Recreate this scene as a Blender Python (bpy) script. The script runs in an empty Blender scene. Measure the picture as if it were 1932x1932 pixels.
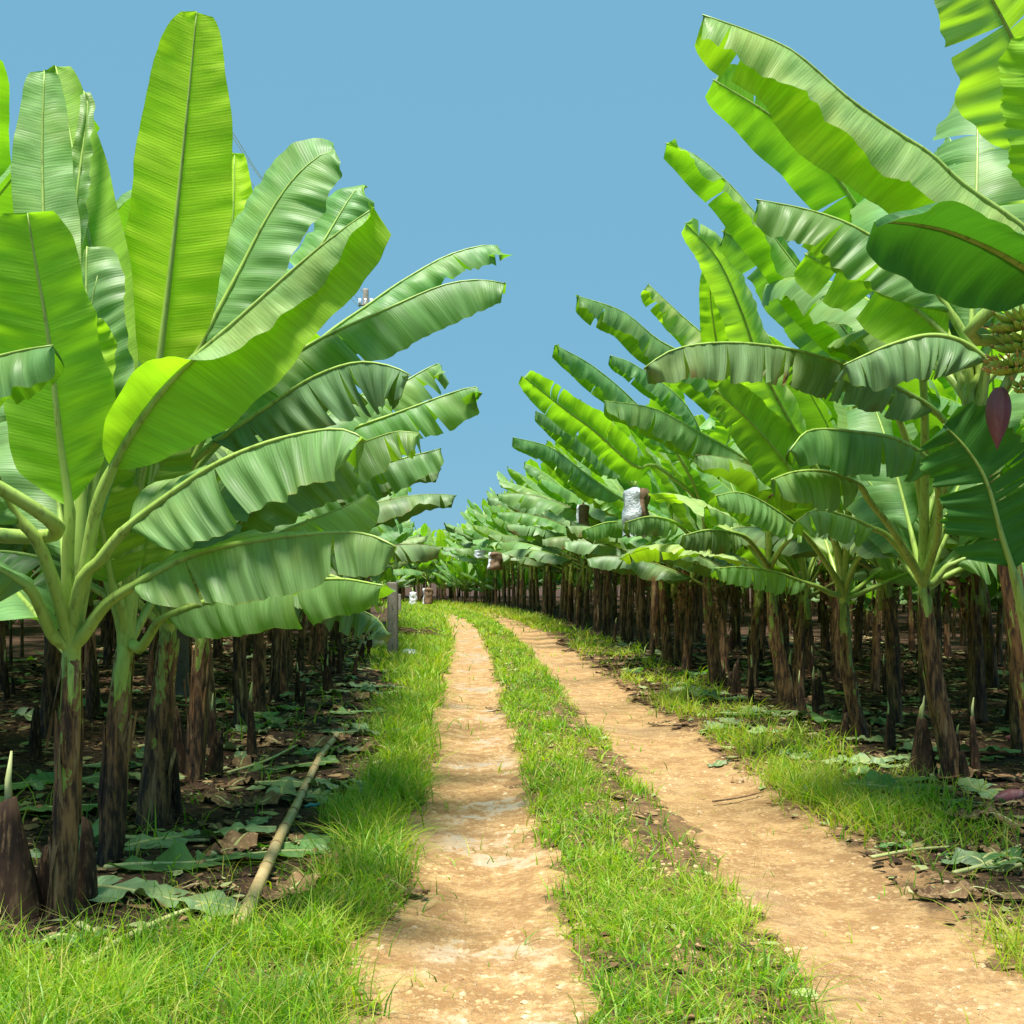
import bpy, math, random
import numpy as np
from mathutils import Vector, noise as mnoise
R = math.radians
rng = random.Random(7)
nrg = np.random.default_rng(11)
scene = bpy.context.scene
col = scene.collection

# ------------------------------------------------------------------ camera
F, CX, HY, EYE = 2300.0, 966.0, 1085.0, 1.6          # focal length / centre / horizon for a 1932 px wide frame
cam_d = bpy.data.cameras.new('camera'); cam = bpy.data.objects.new('camera', cam_d); col.objects.link(cam)
cam.location = (0, 0, EYE); cam.rotation_euler = (R(90), 0, 0)
cam_d.sensor_width = 36; cam_d.lens = 36*F/1932; cam_d.shift_y = (HY-966)/1932
cam_d.clip_start = .05; cam_d.clip_end = 5000
scene.camera = cam
scene.render.resolution_x = 1024; scene.render.resolution_y = 1024

def P(u, v, Y): return Vector(((u-CX)/F*Y, Y, EYE+(HY-v)/F*Y))
def GP(u, v):
    Y = EYE*F/(v-HY); X = (u-CX)/F*Y
    return X, Y

# ------------------------------------------------------------------ helpers
def tag(o, label=None, cat=None, group=None, kind=None):
    if label: o['label'] = label
    if cat: o['category'] = cat
    if group: o['group'] = group
    if kind: o['kind'] = kind
    return o
def empty(name, loc, rz=0.0):
    o = bpy.data.objects.new(name, None); col.objects.link(o)
    o.location = loc; o.rotation_euler = (0, 0, rz); o.empty_display_size = .1
    return o
class MB:
    def __init__(s): s.v=[]; s.f=[]; s.uv=[]; s.m=[]; s.t=[]
    def add(s, vs, fs, uvs=None, mi=0, tone=None):
        b=len(s.v); s.v += [tuple(x) for x in vs]
        s.uv += uvs if uvs else [(0,0)]*len(vs)
        s.t += tone if tone else [0.0]*len(vs)
        for f in fs: s.f.append(tuple(i+b for i in f)); s.m.append(mi)
    def merge(s, o, off=0):
        b=len(s.v); s.v+=o.v; s.uv+=o.uv; s.t+=o.t
        for f in o.f: s.f.append(tuple(i+b for i in f))
        s.m += [m+off for m in o.m]
    def mesh(s, name, mats, origin=None, smooth=True):
        me = bpy.data.meshes.new(name)
        vs = s.v
        if origin is not None:
            ox,oy,oz = origin; vs=[(x-ox,y-oy,z-oz) for x,y,z in vs]
        me.from_pydata(vs, [], s.f)
        for m in mats: me.materials.append(m)
        if len(mats)>1: me.polygons.foreach_set('material_index', s.m)
        uvl = me.uv_layers.new(name='UVMap')
        li = np.empty(len(me.loops), dtype=np.int32); me.loops.foreach_get('vertex_index', li)
        uvl.data.foreach_set('uv', np.array(s.uv, dtype=np.float32)[li].ravel())
        a = me.attributes.new('tone','FLOAT','POINT'); a.data.foreach_set('value', np.array(s.t, dtype=np.float32))
        if smooth: me.polygons.foreach_set('use_smooth', [True]*len(me.polygons))
        me.update(); return me
    def obj(s, name, mats, parent=None, origin=None, smooth=True):
        o = bpy.data.objects.new(name, s.mesh(name, mats, origin, smooth)); col.objects.link(o)
        if parent: o.parent = parent
        elif origin is not None: o.location = origin
        return o
def link(name, me, parent=None):
    o = bpy.data.objects.new(name, me); col.objects.link(o)
    if parent: o.parent = parent
    return o

def catmull(pts, n):
    pts=[Vector(p) for p in pts]
    if len(pts)==2: pts=[pts[0], (pts[0]+pts[1])/2, pts[1]]
    q=[pts[0]*2-pts[1]]+pts+[pts[-1]*2-pts[-2]]
    d=[]
    for i in range(1,len(q)-2):
        a,b,c,e=q[i-1],q[i],q[i+1],q[i+2]
        for k in range(16):
            t=k/16; d.append(.5*((2*b)+(c-a)*t+(2*a-5*b+4*c-e)*t*t+(3*b-a-3*c+e)*t**3))
    d.append(pts[-1])
    L=[0]
    for i in range(1,len(d)): L.append(L[-1]+(d[i]-d[i-1]).length)
    out=[]; j=0
    for k in range(n):
        s=L[-1]*k/(n-1)
        while j<len(L)-2 and L[j+1]<s: j+=1
        w=(s-L[j])/max(1e-9,L[j+1]-L[j]); out.append(d[j].lerp(d[j+1],min(1,max(0,w))))
    return out, L[-1]
def tangents(p):
    n=len(p); return [(p[min(n-1,i+1)]-p[max(0,i-1)]).normalized() for i in range(n)]
def tube(mb, pts, rad, k=8, mi=0, tone=None, flat=1.0, cap=True, up=None, uvs=True):
    """tube round a list of points, rad = list of radii"""
    T=tangents(pts); vs=[];uv=[];tn=[]; n=len(pts)
    ref = Vector(up) if up else (Vector((0,0,1)) if abs(T[0].z)<.9 else Vector((1,0,0)))
    L=0
    for i,p in enumerate(pts):
        if i: L+=(pts[i]-pts[i-1]).length
        a=(ref-T[i]*ref.dot(T[i])).normalized(); b=T[i].cross(a); ref=a
        for j in range(k):
            an=2*math.pi*j/k; vs.append(p+(a*math.cos(an)*flat+b*math.sin(an))*rad[i]); uv.append((L, j/k))
            tn.append(tone[i] if tone else 0.0)
    fs=[]
    for i in range(n-1):
        for j in range(k): fs.append((i*k+j, i*k+(j+1)%k, (i+1)*k+(j+1)%k, (i+1)*k+j))
    if cap: fs.append(tuple(range(k))[::-1]); fs.append(tuple((n-1)*k+j for j in range(k)))
    mb.add(vs,fs,uv,mi,tn)

# ------------------------------------------------------------------ materials
def new_mat(name):
    m=bpy.data.materials.new(name); m.use_nodes=True; nt=m.node_tree; nt.nodes.clear()
    out=nt.nodes.new('ShaderNodeOutputMaterial'); return m,nt,out
class N:
    def __init__(s,nt): s.nt=nt
    def n(s,t,ins=None,**kw):
        nd=s.nt.nodes.new(t)
        for k,v in kw.items(): setattr(nd,k,v)
        for k,v in (ins or {}).items():
            if hasattr(v,'is_output'): s.nt.links.new(v, nd.inputs[k])
            else: nd.inputs[k].default_value=v
        return nd
    def math(s,op,a,b=None,c=None,clamp=False):
        nd=s.nt.nodes.new('ShaderNodeMath'); nd.operation=op; nd.use_clamp=clamp
        for i,v in enumerate((a,b,c)):
            if v is None: continue
            if hasattr(v,'is_output'): s.nt.links.new(v, nd.inputs[i])
            else: nd.inputs[i].default_value=v
        return nd.outputs[0]
    def mix(s,f,a,b):
        nd=s.nt.nodes.new('ShaderNodeMix'); nd.data_type='RGBA'
        for i,v in ((0,f),(6,a),(7,b)):
            if hasattr(v,'is_output'): s.nt.links.new(v, nd.inputs[i])
            else: nd.inputs[i].default_value=v if i==0 else (*v,1) if len(v)==3 else v
        return nd.outputs[2]
    def ramp(s,f,a,b):   # smooth 0..1 between a and b
        nd=s.nt.nodes.new('ShaderNodeMapRange'); nd.interpolation_type='SMOOTHSTEP'
        s.nt.links.new(f, nd.inputs[0]); nd.inputs[1].default_value=a; nd.inputs[2].default_value=b
        return nd.outputs[0]
    def noise(s,vec,scale,detail=3,rough=.55):
        nd=s.n('ShaderNodeTexNoise',{'Scale':scale,'Detail':detail,'Roughness':rough})
        if vec is not None: s.nt.links.new(vec, nd.inputs['Vector'])
        return nd.outputs[0]

def leaf_mat(name, top, under, trans, tfac, old=0.0):
    m,nt,out=new_mat(name); g=N(nt)
    uv=g.n('ShaderNodeUVMap').outputs[0]; oi=g.n('ShaderNodeObjectInfo')
    sep=g.n('ShaderNodeSeparateXYZ',{0:uv})
    off=g.math('MULTIPLY',oi.outputs['Random'],37.0)
    u=g.math('ADD',sep.outputs[0],off)
    va=g.n('ShaderNodeCombineXYZ',{0:g.math('MULTIPLY',u,60.0),1:g.math('MULTIPLY',sep.outputs[1],.6)}).outputs[0]
    vb=g.n('ShaderNodeCombineXYZ',{0:g.math('MULTIPLY',u,9.0),1:g.math('MULTIPLY',sep.outputs[1],.5)}).outputs[0]
    fine=g.noise(va,1.0,2,.8); broad=g.noise(vb,1.0,1.5,.6)
    tc=g.n('ShaderNodeTexCoord').outputs['Object']; blot=g.noise(tc,3.0,1)
    # regular vein ribs
    rib=g.math('SINE',g.math('MULTIPLY',u,420.0))
    var=g.math('ADD',g.math('MULTIPLY',fine,.55),g.math('MULTIPLY',broad,.45))
    f=g.ramp(var,.36,.66)
    ct=g.mix(f,tuple(c*.70 for c in top),tuple(c*1.25 for c in top))
    ct=g.mix(g.math('MULTIPLY',g.ramp(blot,.45,.7),.35),ct,(top[0]*1.7,top[1]*1.25,top[2]*.8))
    cu=g.mix(f,tuple(c*.8 for c in under),tuple(c*1.2 for c in under))
    geo=g.n('ShaderNodeNewGeometry')
    base=g.mix(geo.outputs['Backfacing'],ct,cu)
    # per-leaf tint
    hs=g.n('ShaderNodeHueSaturation',{'Hue':g.math('ADD',g.math('MULTIPLY',oi.outputs['Random'],.03),.487),
        'Value':g.math('ADD',g.math('MULTIPLY',g.math('FRACT',g.math('MULTIPLY',oi.outputs['Random'],17.3)),.4),.8),'Color':base}).outputs[0]
    # pale margin / dry brown margin
    av=g.math('ABSOLUTE',sep.outputs[1]); en=g.noise(g.n('ShaderNodeCombineXYZ',{0:g.math('MULTIPLY',u,5.0)}).outputs[0],1.0,1)
    edge=g.ramp(g.math('ADD',av,g.math('MULTIPLY',en,.10)),1.025,1.05)
    hs=g.mix(g.math('MULTIPLY',edge,.5),hs,(.30,.32,.05))
    if old>0:
        dry=g.ramp(g.math('ADD',g.math('MULTIPLY',av,.25),g.math('ADD',g.math('MULTIPLY',en,.5),g.math('MULTIPLY',blot,.45))),.83-old*.18,.95-old*.18)
        hs=g.mix(dry,hs,(.20,.11,.035))
    tcol=g.mix(g.ramp(var,.3,.7),tuple(c*.78 for c in trans),trans)
    th=g.n('ShaderNodeHueSaturation',{'Hue':g.math('ADD',g.math('MULTIPLY',oi.outputs['Random'],.02),.49),'Color':tcol}).outputs[0]
    hgt=g.math('ADD',g.math('ADD',g.math('MULTIPLY',fine,.5),g.math('MULTIPLY',rib,.05)),g.math('MULTIPLY',broad,2.2))
    bmp=g.n('ShaderNodeBump',{'Strength':.55,'Distance':.007,'Height':hgt}).outputs[0]
    rou=g.math('ADD',g.math('MULTIPLY',geo.outputs['Backfacing'],.2),g.math('ADD',.40,g.math('MULTIPLY',fine,.12)))
    pr=g.n('ShaderNodeBsdfPrincipled',{'Base Color':hs,'Roughness':rou,'Normal':bmp,'Specular IOR Level':.38})
    tr=g.n('ShaderNodeBsdfTranslucent',{'Color':th})
    mx=g.n('ShaderNodeMixShader',{0:tfac,1:pr.outputs[0],2:tr.outputs[0]})
    nt.links.new(mx.outputs[0],out.inputs[0]); return m
M={}
M['leaf']=leaf_mat('leaf_mature',(.17,.325,.11),(.25,.44,.04),(.28,.66,.015),.36)
M['glow']=leaf_mat('leaf_newest',(.36,.54,.10),(.54,.84,.03),(.56,1.0,.02),.55)
M['young']=leaf_mat('leaf_young',(.34,.49,.19),(.36,.60,.035),(.48,.92,.015),.48)
M['deep']=leaf_mat('leaf_painted_shade',(.05,.14,.03),(.07,.20,.02),(.10,.32,.01),.30)  # darkened leaf greens: shade painted into the colour of two right-hand leaves
M['old']=leaf_mat('leaf_old',(.18,.30,.12),(.15,.24,.07),(.20,.42,.03),.25,old=.55)
M['fallen']=leaf_mat('leaf_fallen',(.20,.30,.14),(.24,.33,.14),(.16,.28,.05),.12,old=.4)

def simple(name,c1,c2,scale=8,rough=.7,spec=.3,stretch=(1,1,1),bump=.3,dist=.01,c3=None,metal=0):
    m,nt,out=new_mat(name); g=N(nt)
    tc=g.n('ShaderNodeTexCoord').outputs['Object']
    mp=g.n('ShaderNodeMapping',{'Vector':tc,'Scale':stretch}).outputs[0]
    n1=g.noise(mp,scale,5,.6); n2=g.noise(mp,scale*5,4,.6)
    c=g.mix(g.ramp(n1,.35,.65),c1,c2)
    if c3: c=g.mix(g.ramp(n2,.52,.68),c,c3)
    b=g.n('ShaderNodeBump',{'Strength':bump,'Distance':dist,'Height':g.math('ADD',n1,g.math('MULTIPLY',n2,.5))}).outputs[0]
    pr=g.n('ShaderNodeBsdfPrincipled',{'Base Color':c,'Roughness':rough,'Normal':b,'Specular IOR Level':spec,'Metallic':metal})
    nt.links.new(pr.outputs[0],out.inputs[0]); return m
M['rib']=simple('midrib_green',(.28,.42,.07),(.36,.52,.11),6,.42,.5,(1,1,.3),.1,c3=(.20,.28,.05))
M['rib_old']=simple('midrib_brownish',(.22,.30,.06),(.12,.09,.03),3,.5,.4,(1,1,.4),.2,c3=(.09,.05,.02))
# pseudostem : tone 0 = fresh green sheath, 1 = dry dark sheath
def stem_mat(name):
    m,nt,out=new_mat(name); g=N(nt)
    tc=g.n('ShaderNodeTexCoord').outputs['Object']; oi=g.n('ShaderNodeObjectInfo')
    add=g.n('ShaderNodeVectorMath',{0:tc,1:g.n('ShaderNodeCombineXYZ',{0:g.math('MULTIPLY',oi.outputs['Random'],19.0),1:g.math('MULTIPLY',oi.outputs['Random'],11.0)}).outputs[0]}).outputs[0]
    mp=g.n('ShaderNodeMapping',{'Vector':add,'Scale':(1,1,.16)}).outputs[0]
    mp2=g.n('ShaderNodeMapping',{'Vector':add,'Scale':(1,1,.38)}).outputs[0]
    st=g.noise(mp,38,5,.65); pa=g.noise(mp2,11,4,.68)
    at=g.n('ShaderNodeAttribute',attribute_name='tone').outputs['Fac']
    k=g.math('ADD',g.math('MULTIPLY',at,.85),g.math('MULTIPLY',g.math('SUBTRACT',pa,.5),2.4))
    dark=g.ramp(k,.30,.42)
    green=g.mix(g.ramp(st,.35,.65),(.13,.20,.03),(.28,.36,.075))
    brown=g.mix(g.ramp(st,.38,.62),(.035,.015,.007),(.23,.12,.045))
    vd=g.ramp(k,.75,1.15)
    brown=g.mix(vd,brown,g.mix(g.ramp(st,.45,.6),(.018,.009,.004),(.11,.058,.024)))
    tanm=g.math('MULTIPLY',g.ramp(g.noise(mp,15,3),.56,.66),.8)
    brown=g.mix(tanm,brown,(.30,.19,.09))
    rim=g.math('MULTIPLY',g.math('MULTIPLY',dark,g.math('SUBTRACT',1.0,dark)),4.0)
    c=g.mix(dark,green,brown); c=g.mix(g.math('MULTIPLY',rim,.6),c,(.20,.045,.012))
    b=g.n('ShaderNodeBump',{'Strength':.6,'Distance':.012,'Height':g.math('ADD',g.math('MULTIPLY',dark,.35),st)}).outputs[0]
    pr=g.n('ShaderNodeBsdfPrincipled',{'Base Color':c,'Roughness':g.math('ADD',.38,g.math('MULTIPLY',dark,.3)),'Normal':b,'Specular IOR Level':.4})
    nt.links.new(pr.outputs[0],out.inputs[0]); return m
M['stem']=stem_mat('pseudostem')
M['dry']=simple('dry_sheath',(.26,.16,.08),(.10,.055,.03),9,.8,.15,(1,1,.2),.5,c3=(.40,.28,.14))
M['stump']=simple('stump_dark',(.018,.011,.008),(.07,.04,.022),14,.85,.2,(1,1,.2),.7,c3=(.14,.09,.045))
M['pith']=simple('stump_pith',(.42,.48,.16),(.55,.58,.28),20,.6,.3,(1,1,.2),.2)
M['bamboo']=simple('bamboo_cane',(.46,.33,.15),(.56,.43,.22),5,.5,.4,(1,1,1),.25,c3=(.38,.30,.12))
M['bamboo_ring']=simple('bamboo_node',(.22,.14,.06),(.32,.22,.10),20,.6,.3)
M['concrete']=simple('old_concrete',(.27,.24,.20),(.34,.31,.27),5,.85,.2,(1,1,1),.5,c3=(.20,.17,.14))
M['plastic']=simple('white_plastic',(.70,.73,.76),(.82,.84,.86),6,.35,.5,(1,1,1),.8,.03)
M['tarp']=simple('dirty_sheet',(.26,.30,.22),(.36,.33,.22),5,.5,.4,(1,1,1),.9,.04,c3=(.22,.16,.10))
M['bagblue']=simple('blue_film_bag',(.19,.42,.60),(.24,.47,.64),4,.4,.5,(1,1,1),.4,.03)
M['bagsilver']=simple('silver_film',(.30,.36,.40),(.50,.54,.56),7,.3,.6,(1,1,1),.9,.04,c3=(.34,.35,.34))
M['bagbrown']=simple('brown_paper',(.16,.10,.06),(.22,.15,.09),5,.7,.2,(1,1,1),.6,.03,c3=(.12,.075,.045))
M['bud']=simple('purple_bract',(.15,.04,.055),(.24,.085,.085),4,.5,.35,(1,1,.12),.6,.015,c3=(.27,.14,.14))
M['fruit']=simple('green_banana',(.32,.50,.05),(.44,.60,.09),9,.45,.4,(1,1,1),.2,c3=(.42,.48,.12))
M['floret']=simple('dried_floret',(.50,.36,.14),(.24,.14,.06),40,.8,.2)
M['ochre']=simple('ochre_floret',(.62,.45,.14),(.46,.33,.10),30,.7,.2)
M['wire']=simple('wire_grey',(.66,.68,.68),(.72,.74,.74),3,.5,.4)
M['teal']=simple('teal_plastic',(.02,.20,.24),(.03,.26,.30),5,.4,.5)
M['rock']=simple('pebble',(.28,.165,.075),(.46,.31,.15),2,.85,.2,(1,1,1),.3,c3=(.56,.43,.27))
M['twig']=simple('dry_twig',(.10,.06,.035),(.20,.13,.07),12,.85,.2)
M['stalk']=simple('cut_stalk',(.42,.45,.16),(.52,.52,.24),6,.5,.35,(1,1,1),.2,c3=(.36,.32,.12))

def tone_mat(name, stops, rough=.5, spec=.3, trans=.0, tcol=(.3,.5,.05)):
    m,nt,out=new_mat(name); g=N(nt)
    at=g.n('ShaderNodeAttribute',attribute_name='tone').outputs['Fac']
    cr=g.n('ShaderNodeValToRGB',{0:at}); e=cr.color_ramp.elements
    while len(e)<len(stops): e.new(.5)
    for i,(p,c) in enumerate(stops): e[i].position=p; e[i].color=(*c,1)
    pr=g.n('ShaderNodeBsdfPrincipled',{'Base Color':cr.outputs[0],'Roughness':rough,'Specular IOR Level':spec})
    if trans>0:
        hs=g.n('ShaderNodeHueSaturation',{'Saturation':1.15,'Value':2.2,'Color':cr.outputs[0]}).outputs[0]
        tr=g.n('ShaderNodeBsdfTranslucent',{'Color':hs}); mx=g.n('ShaderNodeMixShader',{0:trans,1:pr.outputs[0],2:tr.outputs[0]})
        nt.links.new(mx.outputs[0],out.inputs[0])
    else: nt.links.new(pr.outputs[0],out.inputs[0])
    return m
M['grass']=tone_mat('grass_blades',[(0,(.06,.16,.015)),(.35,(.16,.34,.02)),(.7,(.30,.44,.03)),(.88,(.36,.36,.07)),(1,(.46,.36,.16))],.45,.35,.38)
M['litter']=tone_mat('leaf_litter',[(0,(.028,.016,.010)),(.35,(.09,.05,.026)),(.6,(.22,.13,.06)),(.8,(.36,.25,.12)),(.9,(.24,.27,.10)),(1,(.36,.40,.18))],.75,.2)

# ------------------------------------------------------------------ terrain shape
CY=np.array([-60,0,4.3,7.5,13.9,24,32,42,50,58,67,80,100,140,700.]); CXX=np.array([.9,.80,.72,.65,.37,.02,-.35,-1.05,-1.95,-3.1,-5.3,-10.5,-21,-45,-400.])
_yy=np.linspace(-60,700,7601); _cc=np.interp(_yy,CY,CXX)
_k=np.exp(-.5*(np.arange(-60,61)/20.)**2); _k/=_k.sum()
_cs=np.convolve(np.pad(_cc,60,mode='edge'),_k,'valid')
def c_of(y): return np.interp(y,_yy,_cs)
def hash2(ix,iy,seed):
    n=(ix.astype(np.int64)*374761393+iy.astype(np.int64)*668265263+seed*1442695041)&0x7fffffff
    n=((n^(n>>13))*1274126177)&0x7fffffff
    return ((n^(n>>16))&0xffff)/65535.
def vnoise(x,y,sc,seed=0):
    x=np.asarray(x,float)*sc; y=np.asarray(y,float)*sc; ix=np.floor(x); iy=np.floor(y); fx=x-ix; fy=y-iy
    fx=fx*fx*(3-2*fx); fy=fy*fy*(3-2*fy)
    a=hash2(ix,iy,seed);b=hash2(ix+1,iy,seed);c=hash2(ix,iy+1,seed);d=hash2(ix+1,iy+1,seed)
    return (a*(1-fx)+b*fx)*(1-fy)+(c*(1-fx)+d*fx)*fy
def fbm(x,y,sc,seed=0,o=4):
    r=0;a=.5;t=0
    for i in range(o): r=r+a*vnoise(x,y,sc*2**i,seed+i*7); t+=a; a*=.5
    return r/t
def sst(a,b,x): t=np.clip((x-a)/(b-a),0,1); return t*t*(3-2*t)
def track_mask(x,y):
    s=x-c_of(y); w=(fbm(x,y,1.4,3)-.5)*.42+(fbm(x,y,6,5)-.5)*.34; s=s+w
    l=sst(-1.34,-1.16,s)*(1-sst(-.52,-.38,s)); r=sst(.38,.52,s)*(1-sst(1.18,1.46,s))
    return np.maximum(l,r)
def H(x,y):
    x=np.asarray(x,float); y=np.asarray(y,float); s=x-c_of(y)
    d=np.exp(-((s+.83)/.28)**2)+np.exp(-((s-.9)/.34)**2)
    t=np.clip(sst(-1.5,-1.2,s)*(1-sst(-.5,-.25,s))+sst(.25,.5,s)*(1-sst(1.25,1.6,s)),0,1)
    h=-.04*d+.03*np.exp(-(s/.35)**2)+(fbm(x,y,.8,21,2)-.5)*.05*(1-.9*t)+(fbm(x,y,5,31)-.5)*.022*(1-.93*t)
    h+=t*(fbm(s*5,y*.22,1.0,33,3)-.5)*.035
    h+=sst(1.9,2.8,np.abs(s))*.05*(.5+fbm(x,y,1.7,41))
    return h+(fbm(x,y,18,51,3)-.5)*.012*(1-.55*t)
def h1(x,y): return float(H(np.array([x]),np.array([y]))[0])

def build_ground():
    def grow(a,b,st,k,cap):
        o=[a]
        while o[-1]<b: st=min(st*k,cap); o.append(o[-1]+st)
        return o
    ys=grow(3.0,14,.03,1.0,.03); ys=ys[:-1]+grow(ys[-1],900,.035,1.018,30)
    ys=[3.0-v for v in grow(.1,60,.1,1.15,8)][::-1]+ys
    xp=grow(0,3.6,.03,1.0,.03); xp=xp[:-1]+grow(xp[-1],700,.04,1.06,30)
    xs=[-v for v in xp[1:]][::-1]+xp
    xs=np.array(xs); ys=np.array(ys); X,Y=np.meshgrid(xs,ys); Z=H(X,Y)
    nx,ny=len(xs),len(ys)
    idx=np.arange(nx*ny).reshape(ny,nx)
    q=np.stack([idx[:-1,:-1],idx[:-1,1:],idx[1:,1:],idx[1:,:-1]],-1).reshape(-1,4)
    cx=(X[:-1,:-1]+X[1:,1:])/2; cy=(Y[:-1,:-1]+Y[1:,1:])/2
    tm=(track_mask(cx,cy)>.5).ravel()&(cy.ravel()>-20)&(cy.ravel()<75)
    V=np.stack([X.ravel(),Y.ravel(),Z.ravel()],-1); S=(X-c_of(Y)).ravel(); TM=track_mask(X,Y).ravel()
    for name,sel in (('ground',~tm),('dirt_track',tm)):
        qq=q[sel]; used,inv=np.unique(qq.ravel(),return_inverse=True)
        me=bpy.data.meshes.new(name); me.vertices.add(len(used)); me.vertices.foreach_set('co',V[used].astype(np.float32).ravel())
        me.loops.add(len(inv)); me.loops.foreach_set('vertex_index',inv.astype(np.int32))
        me.polygons.add(len(qq)); me.polygons.foreach_set('loop_start',np.arange(0,len(inv),4,dtype=np.int32)); me.polygons.foreach_set('loop_total',np.full(len(qq),4,dtype=np.int32))
        me.update(calc_edges=True); me.polygons.foreach_set('use_smooth',[True]*len(qq))
        a=me.attributes.new('track','FLOAT','POINT'); a.data.foreach_set('value',TM[used].astype(np.float32))
        a=me.attributes.new('lat','FLOAT','POINT'); a.data.foreach_set('value',S[used].astype(np.float32))
        me.materials.append(M['ground']); o=link(name,me); o['kind']='structure'
def ground_mat():
    m,nt,out=new_mat('earth_and_track'); g=N(nt)
    tc=g.n('ShaderNodeTexCoord').outputs['Object']
    tr=g.n('ShaderNodeAttribute',attribute_name='track').outputs['Fac']; la=g.n('ShaderNodeAttribute',attribute_name='lat').outputs['Fac']
    n0=g.noise(tc,.9,3); n1=g.noise(tc,5,4,.65); n2=g.noise(tc,28,4,.7); n3=g.noise(tc,110,2,.7)
    vo=g.n('ShaderNodeTexVoronoi',{'Vector':tc,'Scale':48.0,'Randomness':1.0}); vd=vo.outputs['Distance']
    tn=g.math('ADD',n1,g.math('MULTIPLY',g.math('SUBTRACT',n2,.5),.6))
    dirt=g.mix(g.ramp(tn,.36,.66),(.33,.185,.075),(.52,.33,.145))
    dirt=g.mix(g.math('MULTIPLY',g.ramp(n2,.56,.70),.7),dirt,(.60,.44,.25))
    dirt=g.mix(g.math('MULTIPLY',g.ramp(n3,.60,.72),.45),dirt,(.20,.11,.05))
    dirt=g.mix(g.math('MULTIPLY',g.ramp(n0,.48,.68),.4),dirt,(.44,.31,.18))
    pc=g.n('ShaderNodeSeparateColor',{0:vo.outputs['Color']}).outputs[0]
    peb=g.math('MULTIPLY',g.math('SUBTRACT',1.0,g.ramp(vd,.22,.34)),g.ramp(pc,.55,.62))
    dirt=g.mix(g.math('MULTIPLY',peb,.75),dirt,g.mix(pc,(.30,.17,.075),(.58,.42,.25)))
    soil=g.mix(g.ramp(tn,.36,.64),(.022,.012,.007),(.085,.045,.024))
    soil=g.mix(g.math('MULTIPLY',g.ramp(n3,.56,.66),.6),soil,(.22,.13,.065))
    # the verge between road and rows is part sandy, part humus
    al=g.math('ABSOLUTE',g.math('ADD',la,g.math('MULTIPLY',g.math('SUBTRACT',n1,.5),.9)))
    sandy=g.math('SUBTRACT',1.0,g.ramp(al,1.40,1.95))
    mid=g.math('SUBTRACT',1.0,g.ramp(g.math('ABSOLUTE',la),.3,.55))
    verge=g.mix(g.math('MULTIPLY',g.ramp(n1,.40,.60),.75),(.36,.21,.09),(.10,.06,.03))
    verge=g.mix(mid,verge,g.mix(g.ramp(n1,.4,.6),(.09,.05,.026),(.22,.13,.06)))
    c=g.mix(sandy,soil,verge)
    tt=g.ramp(g.math('ADD',tr,g.math('MULTIPLY',g.math('SUBTRACT',n2,.5),.7)),.28,.62)
    c=g.mix(tt,c,dirt)
    # damp hollows along the left wheel track, pale sky sheen mixed into the colour
    wet_sheen=g.math('MULTIPLY',g.ramp(g.math('ADD',g.math('MULTIPLY',n0,.45),g.math('ADD',g.math('MULTIPLY',n1,.4),g.math('MULTIPLY',n2,.15))),.51,.57),
        g.math('SUBTRACT',1.0,g.ramp(g.math('ABSOLUTE',g.math('ADD',la,.78)),.16,.36)))
    c=g.mix(g.math('MULTIPLY',wet_sheen,.42),c,(.52,.45,.37))
    rough=g.math('SUBTRACT',.88,g.math('MULTIPLY',wet_sheen,.70))
    hg=g.math('ADD',g.math('MULTIPLY',n1,.35),g.math('ADD',g.math('MULTIPLY',n2,.8),g.math('ADD',g.math('MULTIPLY',n3,.35),g.math('MULTIPLY',peb,.35))))
    bs=g.math('SUBTRACT',.85,g.math('MULTIPLY',wet_sheen,.6))
    b=g.n('ShaderNodeBump',{'Strength':bs,'Distance':.04,'Height':hg}).outputs[0]
    pr=g.n('ShaderNodeBsdfPrincipled',{'Base Color':c,'Roughness':rough,'Normal':b,'Specular IOR Level':g.math('ADD',.25,g.math('MULTIPLY',wet_sheen,.5))})
    nt.links.new(pr.outputs[0],out.inputs[0]); return m
M['ground']=ground_mat()
build_ground()

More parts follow.
